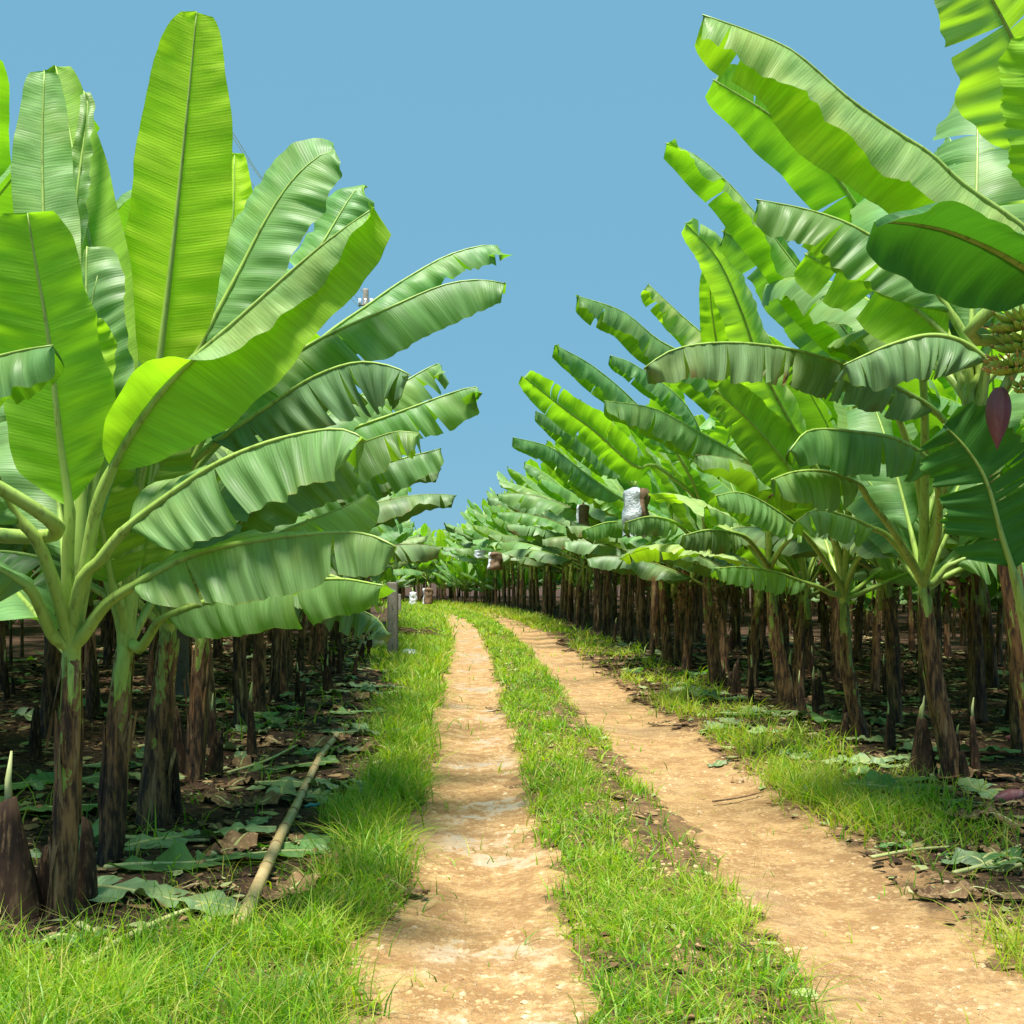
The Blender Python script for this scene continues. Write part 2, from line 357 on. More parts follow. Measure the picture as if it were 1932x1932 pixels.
# ------------------------------------------------------------------ banana leaf
def lerpkeys(keys,t):
    if isinstance(keys[0],(int,float)): return Vector(keys)
    n=len(keys)-1; x=min(n-1e-6,max(0,t*n)); i=int(x); return Vector(keys[i]).lerp(Vector(keys[i+1]),x-i)
def outline(t,blunt=.35,taper=.35):
    base=(1-math.exp(-t/.055))*(.78+.22*min(1,t/.3))
    tip=max(0.0,1-t**(9))**.5
    return base*(1-taper*t*t)*(blunt*(1 if t<.985 else max(0,(1-t)/.015))+(1-blunt)*tip)
def leaf(mid, L, hw, d1, d2, nhint, rn, nrow=46, ns=5, ruffle=.06, pleat=.012, tears=2, cup=(14,-34), wob=9, jit=0.0, slant=.28, w1=1.0, w2=1.0, blunt=.35, taper=.35, wave=1.0, steep=False):
    """blade over the midrib samples 'mid' (nrow of them); returns MB"""
    mb=MB(); T=tangents(mid)
    ph=[rn.uniform(0,6.28) for _ in range(12)]
    if steep:
        def stp(k):
            if isinstance(k[0],(int,float)): return (k[0],k[1]*.55,k[2]-.22) if (k[1]<-.35 and k[2]<0) else k
            return [stp(q) for q in k]
        hang=lambda k: (k[1]<-.35 and k[2]<0) if isinstance(k[0],(int,float)) else any(hang(q) for q in k)
        if hang(d1) or hang(d2): hw*=1.22; pleat*=1.2
        d1=stp(d1); d2=stp(d2)
    for side,(dk,ww) in enumerate(((d1,w1),(d2,w2))):
        sgn=1 if side==0 else -1
        cuts=sorted(rn.sample(range(int(nrow*.12),nrow-3), min(tears,nrow-10))) if tears else []
        segs=[]; a=0
        for c in cuts:
            if c-a>=2: segs.append((a,c)); a=c
        segs.append((a,nrow-1))
        for (a,b) in segs:
            dphi=R(rn.uniform(-wob,wob))*(1 if len(segs)>1 else .3); gap=rn.uniform(.0,.022)*(len(segs)>1)
            vs=[];uv=[];tn=[]
            for i in range(a,b+1):
                t=i/(nrow-1); w=hw*ww*outline(t,blunt,taper)*(1+.05*math.sin(9*t+ph[side])+.03*math.sin(23*t+ph[2+side]))
                if jit: w*=1+jit*(rn.random()-.5)
                Ti=T[i]; d=lerpkeys(dk,t); d=(d-Ti*d.dot(Ti)).normalized()
                n=Ti.cross(d) if side==0 else d.cross(Ti)
                o=lerpkeys(d2 if side==0 else d1,t); o=(o-Ti*o.dot(Ti)).normalized()
                n2=o.cross(Ti) if side==0 else Ti.cross(o)
                hN=lerpkeys(nhint,t)
                if (n+n2).dot(hN)<0: n=-n; 
                f0,f1=R(cup[0]),R(cup[1])
                pos=mid[i].copy(); px=0.0
                ed=((i-a)/(b-a)-.5)*2
                for j in range(ns+1):
                    s=j/ns
                    if j:
                        fm=f0+(f1-f0)*(s-.5/ns)+dphi*s+R(5)*math.sin(7*t*wave+ph[4+side])*s
                        pos=pos+(d*math.cos(fm)+n*math.sin(fm))*(w/ns)
                    rf=ruffle*hw*s**1.6*(math.sin(7*t*wave*L+ph[6+side])+2.4*mnoise.noise(Vector((t*L*4.5,ph[8+side],s*.5)))+1.2*mnoise.noise(Vector((t*L*11,ph[8+side]+9,s))))+pleat*1.5*min(1,s*2.2)*(mnoise.noise(Vector((t*L*12,ph[10],s*.7)))*1.6+.45*math.sin(58*t*L+ph[10]+2*math.sin(9*t*L+ph[11])))
                    q=pos+n*rf+Ti*(slant*w*s-gap*ed*s*2)
                    vs.append(q); uv.append((t*L, sgn*s)); tn.append(t)
            nr=b-a+1; fs=[]
            flip = None
            for i in range(nr-1):
                for j in range(ns):
                    p0=i*(ns+1)+j; fs.append((p0,p0+1,p0+ns+2,p0+ns+1))
            # wind faces so that their normal points to the top surface
            mi=(nr//2)*(ns+1); A=vs[1]-vs[0]; 
            i0=min(nr-2,nr//2)*(ns+1); fn=(vs[i0+ns]-vs[i0]).cross(vs[i0+ns+1]-vs[i0])
            i=a+min(nr-2,nr//2); t=i/(nrow-1); d=lerpkeys(dk,t); d=(d-T[i]*d.dot(T[i])).normalized(); n=T[i].cross(d) if side==0 else d.cross(T[i])
            o=lerpkeys(d2 if side==0 else d1,t); o=(o-T[i]*o.dot(T[i])).normalized(); n2=o.cross(T[i]) if side==0 else T[i].cross(o)
            if (n+n2).dot(lerpkeys(nhint,t))<0: n=-n
            if fn.dot(n)<0: fs=[f[::-1] for f in fs]
            mb.add(vs,fs,uv,0,tn)
    return mb
def rib_mesh(mb, pts, npet, r0, r1, T_side, mi=0, k=7):
    """petiole + midrib; npet samples of petiole"""
    n=len(pts); rad=[]
    for i in range(n):
        if i<=npet: rad.append(r0*(1.0+.85*(1-min(1,i/max(1,npet)))**1.5) if npet else r0)
        else: rad.append(r0*.85+(r1-r0*.85)*((i-npet)/(n-1-npet))**.75)
    tube(mb,pts,rad,k,mi,flat=.85)

# ------------------------------------------------------------------ pseudostem
def stem(path, r0, r1, rn, dark=.45, flaps=3, mb=None, k=14, seg=14, simple_=False):
    mb=mb or MB(); pts,L=catmull(path,seg); T=tangents(pts)
    def fr(f):
        x=f*(seg-1); i=min(seg-2,int(x)); w=x-i
        return pts[i].lerp(pts[i+1],w), T[i].lerp(T[i+1],w).normalized()
    def rad(f): return (r0*(1-f)+r1*f)*(1+.30*max(0,1-f/.12)**2*.6)*(1-.35*max(0,(f-.9)/.1))
    def ring(f,ang,rr):
        p,t=fr(f); a=Vector((1,0,0)); a=(a-t*a.dot(t)).normalized(); b=t.cross(a)
        return p+(a*math.cos(ang)+b*math.sin(ang))*rr
    lob=[rn.uniform(0,6.28) for _ in range(3)]
    def rr(f,ang): return rad(f)*(1+.08*math.sin(3*ang+lob[0]+f*3)+.05*math.sin(5*ang+lob[1]+f*2)+.05*math.sin(f*17+lob[2]))
    def tn(f): return dark+.05+.75*(1-f)**1.5-.30*f
    vs=[];tt=[]
    for i in range(seg+1):
        f=i/seg
        for j in range(k):
            a=2*math.pi*j/k; vs.append(ring(f,a,rr(f,a))); tt.append(tn(f))
    fs=[(i*k+j,i*k+(j+1)%k,(i+1)*k+(j+1)%k,(i+1)*k+j) for i in range(seg) for j in range(k)]
    fs.append(tuple(seg*k+j for j in range(k)))
    mb.add(vs,fs,[(0,0)]*len(vs),0,tt)
    if simple_: return mb
    for q in range(9):     # overlapping leaf sheaths with pointed, slanting tops
        ac=rn.uniform(0,6.28); hw=rn.uniform(.7,1.35); f1=rn.uniform(.3,1.0); f0=max(0,f1-rn.uniform(.35,.9)); off=.003+.0016*q; dt=rn.uniform(-.16,.3)
        n=9;m=7;vs=[];tt=[]
        for i in range(n+1):
            u=i/n; f=f0+(f1-f0)*u; wid=hw*(1-u**2.2*.93)*(1 if f0<.02 else min(1,.6+u*3)); tw=ac+.9*u*(1 if q%2 else -1)*.5
            for j in range(m+1):
                s=j/m*2-1; a=tw+s*wid; lift=off*(1-abs(s)**3*.9)+(.012*u**6)
                vs.append(ring(min(1,f),a,rr(f,a)+lift)); tt.append(tn(f)+dt)
        mb.add(vs,[(i*(m+1)+j,i*(m+1)+j+1,(i+1)*(m+1)+j+1,(i+1)*(m+1)+j) for i in range(n) for j in range(m)],None,0,tt)
    for q in range(flaps): # dry sheath strips peeling off
        a0=rn.uniform(0,6.28); f=rn.uniform(.25,.95); ln=rn.uniform(.12,.42); w=rn.uniform(.012,.03); up=rn.random()<.35
        p,t=fr(f); out=(ring(f,a0,1)-p).normalized(); sd=t.cross(out); vs=[]
        o=rn.uniform(.15,.5)
        for i in range(7):
            u=i/6; z=ln*u*(1 if up else -1)
            c=p+out*(rad(f)*1.02+o*ln*(u**1.5)*(.5 if not up else .6)*(1-.4*u))+t*z
            tw=sd*math.cos(u*1.2)+out*math.sin(u*1.2); ww=w*(1-u*.75)
            vs+= [c-tw*ww, c+out*.006, c+tw*ww]
        mb.add(vs,[(i*3+j,i*3+j+1,i*3+j+4,i*3+j+3) for i in range(6) for j in range(2)],None,1,[1.0]*len(vs))
    return mb

# ------------------------------------------------------------------ generic plants
UPV=(0,0,1)
def gen_midrib(az, th0, crown, Lp, Lb, arch, rn, side=0.0, down=None):
    pts=[]; p=Vector(crown); th=th0; n=18; ds=(Lp+Lb)/n; a=az
    h=Vector((math.cos(a),math.sin(a),0))
    pts=[p+(down or Vector((0,0,-1)))*.36+h*.02, p.copy()+h*.02]
    for i in range(n):
        u=(i+1)/n; th-=arch*(.35+1.3*u*u)/n*1.1; a+=side/n
        h=Vector((math.cos(a),math.sin(a),0)); p=p+(h*math.cos(th)+Vector((0,0,math.sin(th))))*ds; pts.append(p.copy())
    return pts
def gen_leaf_specs(rn, nl, crown_h, spread=1.0, bias=None):
    sp=[]; az=rn.uniform(0,6.28)
    for i in range(nl):
        a=i/(nl-1); az+=2.4+rn.uniform(-.35,.35)
        th0=R(88-55*a**.9+rn.uniform(-8,8))*spread
        Lb=(1.85+.4*rn.random())*(1-.12*a) if i else 1.5; Lp=.42+.25*a*rn.random()
        arch=R(10+36*a+rn.uniform(-8,12))
        sp.append(dict(az=az,th0=th0,Lp=Lp,Lb=Lb,arch=arch,age=a,hw=.29+.05*rn.random(),cr=crown_h-.10*a-.02*i))
    return sp
def make_leaf(spec, rn, crown_xy=(0,0), nrow=34, ns=4, k=6, joined=True):
    s=spec; age=s['age']; mid0=gen_midrib(s['az'],s['th0'],(crown_xy[0],crown_xy[1],s['cr']),s['Lp'],s['Lb'],s['arch'],rn,rn.uniform(-.35,.35),s.get('down'))
    tot=s['Lp']+s['Lb']+.28; pts,L=catmull(mid0,60); ib=int(60*(s['Lp']+.28)/tot)
    bp,_=catmull(pts[ib:],nrow); h=(bp[-1]-bp[0]); h.z=0
    hd=Vector((math.cos(s['az']),math.sin(s['az']),0)); S=Vector((-hd.y,hd.x,0))
    dr=-.15-.85*age**1.3*rn.uniform(.6,1.3) + (.45 if age<.2 else 0)
    droll=rn.uniform(-.35,.35)
    up=Vector((0,0,1))
    def dd(x,sg): 
        v=S*sg+up*(dr*x+droll*sg); return tuple(v)
    # 'up' for a near-vertical leaf points back over the crown
    nh=tuple(up*1.0-hd*.6)
    back=-hd
    def mk(sg): 
        f=max(0,math.sin(s['th0']))
        a=S*sg+(up*(1-f*.6)+back*f*.6)*(dr*.8)+up*droll*sg*(1-f); b=S*sg+up*(dr*1.15+droll*sg)
        return [tuple(a),tuple((a+b)/2),tuple(b)]
    mb=leaf(bp,s['Lb'],s['hw'],mk(1),mk(-1),nh,rn,nrow=nrow,ns=ns,tears=int(1+age*7*rn.random()),ruffle=.05+.05*age,pleat=.006+.010*age,cup=(16,-30-25*age),wob=6+16*age,jit=.04)
    rib=MB(); rp,_=catmull(pts,22); npet=int(22*(s['Lp']+.28)/tot)
    off=[Vector((0,0,-.004))]*len(rp)
    rib_mesh(rib,rp,npet,.026,.004,None,0,k)
    return mb,rib
def leafmat(age,rn):
    if age<.3: return M['young']
    if age>.8 and rn.random()<.6: return M['old']
    return M['leaf']
protos=[]
def build_proto(seed, nl, crown_h, lean=0.0):
    rn=random.Random(seed); lx,ly=rn.uniform(-.12,.12),rn.uniform(-.12,.12)
    smb=stem([(0,0,-.06),(lx*.3,ly*.3,crown_h*.5),(lx,ly,crown_h-.05)],rn.uniform(.055,.076),.042,rn,dark=rn.uniform(.40,.62),flaps=6)
    sm=smb.mesh('pseudostem',[M['stem'],M['dry']])
    leaves=[]; full=MB(); full.merge(smb)
    for s in gen_leaf_specs(rn,nl,crown_h):
        mb,rib=make_leaf(s,rn,(lx,ly)); mt=leafmat(s['age'],rn)
        j=MB(); j.merge(mb); j.merge(rib,1)
        leaves.append(j.mesh('leaf',[mt,M['rib'] if s['age']<.75 else M['rib_old']]))
    for q in range(seed%3):
        az=rn.uniform(0,6.28); ln=rn.uniform(.5,.85); h_=Vector((math.cos(az),math.sin(az),0)); z0=crown_h-.05
        pts=[Vector((lx,ly,z0-.05))+h_*.03,Vector((lx,ly,z0+.02))+h_*.14,Vector((lx,ly,z0-.12))+h_*.2,Vector((lx,ly,z0-ln*.6))+h_*.19,Vector((lx,ly,z0-ln))+h_*.15]
        bp,Lb=catmull(pts,26); sv=Vector((-h_.y,h_.x,0)); mb=leaf(bp,Lb,.085,tuple(sv),tuple(-sv+h_*.5),tuple(h_),rn,nrow=26,ns=3,tears=6,wob=35,ruffle=.35,pleat=.02,cup=(50,-60),jit=.4)
        leaves.append(mb.mesh('dead_leaf',[M['dry']])); full.merge(mb)
    # light single-mesh version for the far end of the rows
    rn=random.Random(seed); far=stem([(0,0,-.06),(lx*.3,ly*.3,crown_h*.5),(lx,ly,crown_h-.05)],.062,.045,rn,dark=.5,k=8,seg=5,simple_=True)
    for f in range(len(far.m)): far.m[f]=0
    rn2=random.Random(seed+5)
    for s in gen_leaf_specs(rn2,nl,crown_h):
        mb,rib=make_leaf(s,rn2,(lx,ly),nrow=15,ns=2,k=4)
        off={'leaf_young':1,'leaf_mature':2,'leaf_old':3}[leafmat(s['age'],rn2).name]
        far.merge(mb,off); far.merge(rib,4)
    fm=far.mesh('banana_plant',[M['stem'],M['young'],M['leaf'],M['old'],M['rib']])
    protos.append(dict(stem=sm,leaves=leaves,far=fm,farmb=far))
for sd,nl,ch in ((101,13,1.66),(102,12,1.82),(103,14,1.74),(104,12,1.62),(105,13,1.9),(106,12,1.72),(107,13,1.78)): build_proto(sd,nl,ch)

ORD=['first','second','third','fourth','fifth','sixth','seventh','eighth','ninth','tenth','eleventh','twelfth','thirteenth','fourteenth','fifteenth','sixteenth','seventeenth','eighteenth','nineteenth','twentieth','twenty-first','twenty-second','twenty-third','twenty-fourth','twenty-fifth','twenty-sixth','twenty-seventh','twenty-eighth','twenty-ninth','thirtieth','thirty-first','thirty-second','thirty-third','thirty-fourth','thirty-fifth','thirty-sixth','thirty-seventh','thirty-eighth','thirty-ninth','fortieth','forty-first','forty-second','forty-third','forty-fourth','forty-fifth']
def place_plant(x,y,rz,sc,pr,label,group,far=False):
    z=h1(x,y)
    if far:
        o=link('banana_plant',pr['far']); o.location=(x,y,z); o.rotation_euler=(0,0,rz); o.scale=(sc,)*3
        return tag(o,label,'banana plant',group)
    e=empty('banana_plant',(x,y,z),rz); e.scale=(sc,sc,sc*prn.uniform(.94,1.06)); e.rotation_euler=(prn.gauss(0,.035),prn.gauss(0,.035),rz); tag(e,label,'banana plant',group)
    link('pseudostem',pr['stem'],e)
    for m in pr['leaves']: link(m.name.split('.')[0],m,e)
    return e

# ------------------------------------------------------------------ hero plants: leaves one by one
class Hero:
    def __init__(s,label,base_px,crown_px,r0=.085,r1=.055,dark=.4,seed=1,via=None,Y=None,flaps=4,group=None):
        s.rn=random.Random(seed)
        if Y is None: x,y=GP(*base_px)
        else: y=Y; x=(base_px[0]-CX)/F*y
        z=h1(x,y); s.o=Vector((x,y,z)); s.Y=y
        s.e=empty('banana_plant',s.o); tag(s.e,label,'banana plant',group or 'banana plants in the front rows beside the track')
        s.crown=P(crown_px[0],crown_px[1],y)
        mid=P(*via,y) if via else (s.o+s.crown)/2
        s.down=(mid-s.crown).normalized()
        mb=stem([s.o-Vector((0,0,.06)),mid,s.crown+Vector((0,0,.05))],r0,r1,s.rn,dark=dark,flaps=flaps,k=18,seg=20)
        mb.obj('pseudostem',[M['stem'],M['dry']],s.e,s.o)
    def leaf(s,pet,mid,Yt,hw,d1,d2,nh,mat='leaf',Yc=None,frm=None,name='leaf',label=None,r=.028,**kw):
        """pet: petiole pixels after the crown, mid: blade midrib pixels; depth runs from Yc to Yt"""
        Yc=s.Y if Yc is None else Yc
        c=frm or None
        px=list(pet)+list(mid); cum=[0]; 
        cr_px=(CX+(s.crown.x/s.crown.y)*F, HY-(s.crown.z-EYE)/s.crown.y*F)
        if frm: cr_px=frm
        prev=cr_px
        L=[]; t=0
        for q in px: t+=math.hypot(q[0]-prev[0],q[1]-prev[1]); L.append(t); prev=q
        pts=[P(q[0],q[1],Yc+(Yt-Yc)*(l/t)) for q,l in zip(px,L)]
        start=P(cr_px[0],cr_px[1],Yc)
        head=[start+s.down*.34,start] if not frm else [start]
        npre=len(head)+len(pet)
        whole=head+pts
        # dense curve
        q=[Vector(p) for p in whole]
        full,Lf=catmull(q,90)
        # index of blade start
        bs=pts[len(pet)]; ib=min(range(90),key=lambda i:(full[i]-bs).length)
        nrow=kw.pop('nrow',60)
        bp,Lb=catmull(full[ib:],nrow)
        mb=leaf(bp,Lb,hw,d1,d2,nh,s.rn,nrow=nrow,ns=7,steep=True,**kw)
        lo=mb.obj(name,[M[mat]],s.e,s.o)
        if label: lo['label']=label
        rb=MB(); rp,_=catmull(full,40); rib_mesh(rb,rp,int(40*ib/90),r,.004,None,0,9)
        rb.obj('midrib',[M['rib']],lo,s.o)
        return lo
def _fill(s,n,a0,a1,seed,th=(20,80)):
    rn=random.Random(seed)
    for i in range(n):
        a=(i+.5)/n
        sp=dict(az=R(rn.uniform(a0,a1)),th0=R(rn.uniform(*th)),Lp=rn.uniform(.4,.6),Lb=rn.uniform(1.7,2.1),arch=R(rn.uniform(20,65)),age=rn.uniform(.1,.9),hw=rn.uniform(.26,.33),cr=s.crown.z-.02,down=s.down)
        mb,rib=make_leaf(sp,rn,(s.crown.x,s.crown.y),nrow=40)
        o=mb.obj('leaf',[leafmat(sp['age'],rn)],s.e,s.o); rib.obj('midrib',[M['rib']],o,s.o)
Hero.fill=_fill
LW=(-1,.15,0); RW=(1,.15,0)
# ---- left plants
A=Hero('tall banana plant nearest the camera on the left, green and brown stem in the grass',(118,1742),(135,1235),  .059,.048,.66,3,via=(128,1500))
B=Hero('second banana plant in the left row, carrying the tallest upright glowing leaf',(205,1640),(238,1215),.067,.048,.62,4,via=(218,1430))
Cc=Hero('third banana plant in the left row, thick brown stem beside two short suckers',(285,1572),(318,1190),.092,.055,.55,5,via=(300,1380))
D=Hero('fourth banana plant in the left row, clasped by dark sucker stubs',(365,1487),(385,1150),.068,.048,.55,6)
near_hang=[(0,-.9,-.2),(0,-.75,-.65),(0,-.6,-.8)]
far_hang=[(0,.8,-.5),(0,.6,-.8),(0,.5,-.85)]
A.leaf([(128,1080),(132,960)],[(130,945),(112,820),(98,690),(84,590),(66,490),(52,402)],5.2,.29,[(-1,.1,0)],[(1,.9,0)] and (1,.9,0),(0,1,.2),'young',r=.03,tears=0,ruffle=.04,pleat=.004) if False else None
A.leaf([(128,1080),(132,970)],[(130,950),(112,820),(98,690),(84,590),(66,490),(52,402)],5.2,.27,(-1,.1,0),(.8,.9,0),(0,1,.2),'young',tears=0,ruffle=.05,pleat=.004,cup=(6,-10),r=.03,label='broad upright leaf glowing green from behind')
A.leaf([(140,1080),(150,960)],[(140,900),(110,700),(86,480),(80,300),(82,190),(84,132)],6.1,.18,(-1,-.1,0),(1,.1,0),(0,-1,.2),'young',tears=0,ruffle=.08,pleat=.004,cup=(4,-16))
A.leaf([(150,1050)],[(205,850),(185,560),(150,350),(122,200),(105,125)],6.6,.20,(-.8,.2,0),(1,.1,0),(0,1,.1),'leaf',tears=0,ruffle=.05,pleat=.004)
A.leaf([(150,1050)],[(120,700),(140,420),(155,290),(166,200),(158,172)],6.4,.07,(-.8,-.6,0),(1,-.4,0),(0,-1,.1),'leaf',tears=0,ruffle=.1)
A.leaf([(158,1100),(172,1010),(186,945)],[(212,885),(260,800),(335,705),(450,602),(560,503),(640,438),(706,392)],5.0,.28,[(-.7,.1,.55),(-.55,-.5,.25),(.2,-.75,-.5),(.3,-.8,-.6),(.3,-.8,-.5)],[(.5,-.1,-.75),(.5,0,-.85),(.45,.1,-.9)],[(0,.9,.2),(0,.9,.2),(-.3,.5,.6),(-.3,.5,.7)],'young',tears=0,ruffle=.07,pleat=.003,cup=(8,-18),w1=.5,wob=2,r=.032,label='wide leaf leaning right with its upper half folded over, silvery on top')
A.leaf([(160,1050),(178,900)],[(190,835),(172,700),(164,600),(163,520),(164,465)],5.9,.24,(-.5,.5,0),(1,-.25,-.1),(0,-1,.2),'leaf',tears=0,ruffle=.12,pleat=.010)
A.leaf([(150,1050)],[(156,800),(158,720),(162,650),(166,605)],5.7,.17,(-.2,.4,0),(1,.1,0),(0,1,.2),'young',tears=0,ruffle=.08)
A.leaf([(152,1100),(186,1060)],[(232,1003),(300,948),(400,880),(500,836),(600,812),(655,812),(692,832)],4.9,.26,[(.2,-.8,-.6),(.1,-.8,-.75),(.1,-.7,-.75)],[(-.4,.5,.3),(0,.9,.0),(0,.8,-.5)],(-.1,-.4,.9),'leaf',tears=1,ruffle=.06,pleat=.012,cup=(8,-26),r=.03,label='dark green arching leaf with its glossy pleated top turned to the track')
A.leaf([(160,1195),(200,1140)],[(247,1108),(320,1066),(400,1036),(520,1014),(640,1004),(700,1010),(748,1032)],4.9,.23,[(.2,-.8,-.6),(.1,-.8,-.75),(.1,-.7,-.75)],[(-.2,.6,.3),(0,.9,0),(0,.8,-.4)],(-.1,-.4,.9),'leaf',tears=2,ruffle=.07,pleat=.014,cup=(8,-28),r=.03)
A.leaf([(108,1120),(70,1020)],[(40,985),(0,925),(-60,860),(-140,800)],5.0,.2,(0,-.9,-.5),(0,.9,-.5),(0,-.4,1),'leaf',tears=3,ruffle=.06,r=.03)
A.leaf([(100,1200),(75,1145)],[(55,1110),(0,1075),(-80,1050),(-170,1050)],5.0,.2,(0,-.9,-.5),(0,.9,-.5),(0,-.4,1),'leaf',tears=3,r=.028)
A.leaf([(110,1000)],[(-190,800),(-110,720),(-40,685),(40,662),(100,652)],4.6,.19,(0,-.8,-.7),(0,.9,-.5),(0,-.4,1),'leaf',frm=(-160,1000),tears=1)
# B
B.leaf([(250,1000),(278,820)],[(296,712),(306,640),(326,470),(346,280),(361,130),(371,22)],6.3,.295,(-1,.1,0),(1,.1,0),(0,1,.2),'glow',tears=0,ruffle=.035,pleat=.003,cup=(5,-8),r=.03,blunt=.2,taper=.45,label='tallest upright leaf, broad and glowing yellow-green')
B.leaf([(255,1050),(290,850)],[(312,760),(325,600),(336,420),(352,250),(372,115)],7.2,.30,(-1,.1,0),(.85,.1,0),(0,1,.2),'glow',tears=2,ruffle=.05,pleat=.004)
B.leaf([(260,1050)],[(395,760),(425,560),(440,400),(442,290)],7.5,.17,(-1,.1,0),(1,.1,0),(0,1,.2),'glow',tears=0)
B.leaf([(262,1020),(320,800)],[(380,650),(400,610),(450,515),(500,418),(550,342),(600,296),(632,284)],6.9,.30,[(-.7,.5,.2),(-.8,.4,.3)],[(.8,-.35,-.3),(.8,-.3,-.3)],(-.1,-.8,.5),'leaf',tears=0,ruffle=.06,pleat=.008,cup=(6,-16),label='blue-green leaf facing the track, curled at its tip')
B.leaf([(300,900)],[(500,650),(560,545),(620,440),(670,360),(694,352)],7.4,.24,[(-.7,.4,.3)]*2,[(.8,-.3,-.3)]*2,(-.1,-.8,.5),'leaf',tears=1,ruffle=.09)
B.leaf([(246,1130)],[(258,1090),(270,1000),(286,880),(308,770)],6.7,.26,(-1,.1,0),(1,.1,0),(0,1,.2),'leaf',tears=1)
B.leaf([(225,1130)],[(214,1110),(196,1010),(175,900),(165,860)],6.2,.24,(-1,.1,0),(1,.2,0),(0,1,.3),'leaf',tears=2)
B.leaf([(262,1225),(285,1195)],[(305,1168),(380,1138),(450,1120),(560,1100),(640,1092),(725,1105)],5.6,.20,[(.1,-.8,-.6),(.1,-.8,-.75)],[(0,.9,.1),(0,.9,-.4)],(-.1,-.4,.9),'leaf',tears=1,ruffle=.06,pleat=.009)
B.leaf([(215,1140)],[(180,1110),(100,1060),(0,1040),(-90,1050)],6.8,.22,(0,-.9,-.5),(0,.9,-.5),(0,-.4,1),'leaf',tears=3)
# C
Cc.leaf([(325,1050),(345,930)],[(390,815),(470,735),(560,665),(640,622),(725,585),(830,540),(900,528),(955,535)],7.6,.28,[(.2,-.6,-.8),(.2,-.55,-.85)],[(0,.9,.1),(0,.8,-.3)],(-.2,-.6,.8),'leaf',tears=3,ruffle=.06,pleat=.010,label='long leaf reaching farthest over the track, notched at the tip')
Cc.leaf([(325,1050),(360,900)],[(480,770),(600,645),(700,572),(760,530),(850,480),(934,462),(944,492)],8.0,.20,[(.1,-.7,-.5)]*2,[(0,.8,-.3)]*2,(-.2,-.5,.8),'leaf',tears=2,ruffle=.07)
Cc.leaf([(330,1050),(350,900)],[(400,840),(500,770),(590,712),(670,684),(735,690),(775,708)],6.6,.28,[(.2,-.6,-.8),(.2,-.6,-.85),(.1,-.5,-.9)],[(0,.9,-.2),(0,.8,-.6)],(-.1,-.5,.8),'old',tears=5,ruffle=.09,pleat=.018,cup=(8,-30),label='dark crumpled leaf with a yellowing edge near its tip')
Cc.leaf([(340,1080)],[(440,1000),(540,910),(640,855),(740,816),(792,818)],7.2,.25,[(.1,-.8,-.55)]*2,[(0,.9,-.6)]*2,(-.1,-.5,.8),'leaf',tears=2,ruffle=.07,pleat=.014)
Cc.leaf([(340,1120)],[(430,1060),(540,1000),(640,960),(700,930)],8.2,.26,[(.2,-.7,-.3)]*2,[(.2,.8,-.3)]*2,(-.1,.3,.8),'young',tears=1)
Cc.leaf([(335,1050)],[(320,900),(345,760),(380,640),(400,560)],8,.26,(-1,.1,0),(1,.1,0),(0,1,.2),'young',tears=1)
Cc.leaf([(300,1120)],[(240,1080),(150,1000),(60,980),(-20,1000)],7.8,.25,(0,-.9,-.5),(0,.9,-.5),(0,-.4,1),'leaf',tears=3)
Cc.leaf([(330,1150),(370,1110)],[(420,1085),(520,1070),(620,1085),(710,1120)],6.6,.21,(0,-.9,-.4),(0,.9,-.5),(0,-.4,1),'old',tears=4,pleat=.014)
# D
D.leaf([(400,1040),(450,930)],[(560,860),(650,815),(760,775),(850,742),(898,730),(906,748)],9.0,.26,[(.1,-.6,-.8)]*2,[(0,.9,-.2)]*2,(-.1,-.5,.8),'leaf',tears=3,ruffle=.06,pleat=.012)
D.leaf([(400,1040),(440,920)],[(560,850),(690,770),(760,722),(826,686),(832,700)],10,.25,[(.1,-.6,-.8)]*2,[(0,.9,-.2)]*2,(-.1,-.5,.8),'leaf',tears=3)
D.leaf([(400,1040),(420,900)],[(450,800),(490,700),(540,600),(590,520)],9.5,.25,(-1,.1,.2),(1,.1,-.2),(0,1,.2),'young',tears=1)
D.leaf([(400,1050)],[(520,960),(640,900),(740,870),(833,846)],9,.24,[(.1,-.7,-.7)]*2,[(0,.9,-.3)]*2,(-.1,-.5,.8),'leaf',tears=3)
D.leaf([(410,1100)],[(480,1060),(580,1035),(660,1030),(740,1070)],8.3,.22,(0,-.9,-.4),(0,.9,-.6),(0,-.4,1),'leaf',tears=5,pleat=.016)
D.leaf([(370,1080)],[(320,1000),(250,940),(160,940)],9.2,.24,(0,-.9,-.5),(0,.9,-.5),(0,-.4,1),'leaf',tears=3)
D.leaf([(415,1120)],[(500,1090),(600,1125),(700,1160),(735,1200)],8.6,.2,(0,-.9,-.3),(0,.9,-.5),(0,-.4,1),'old',tears=7,pleat=.02)
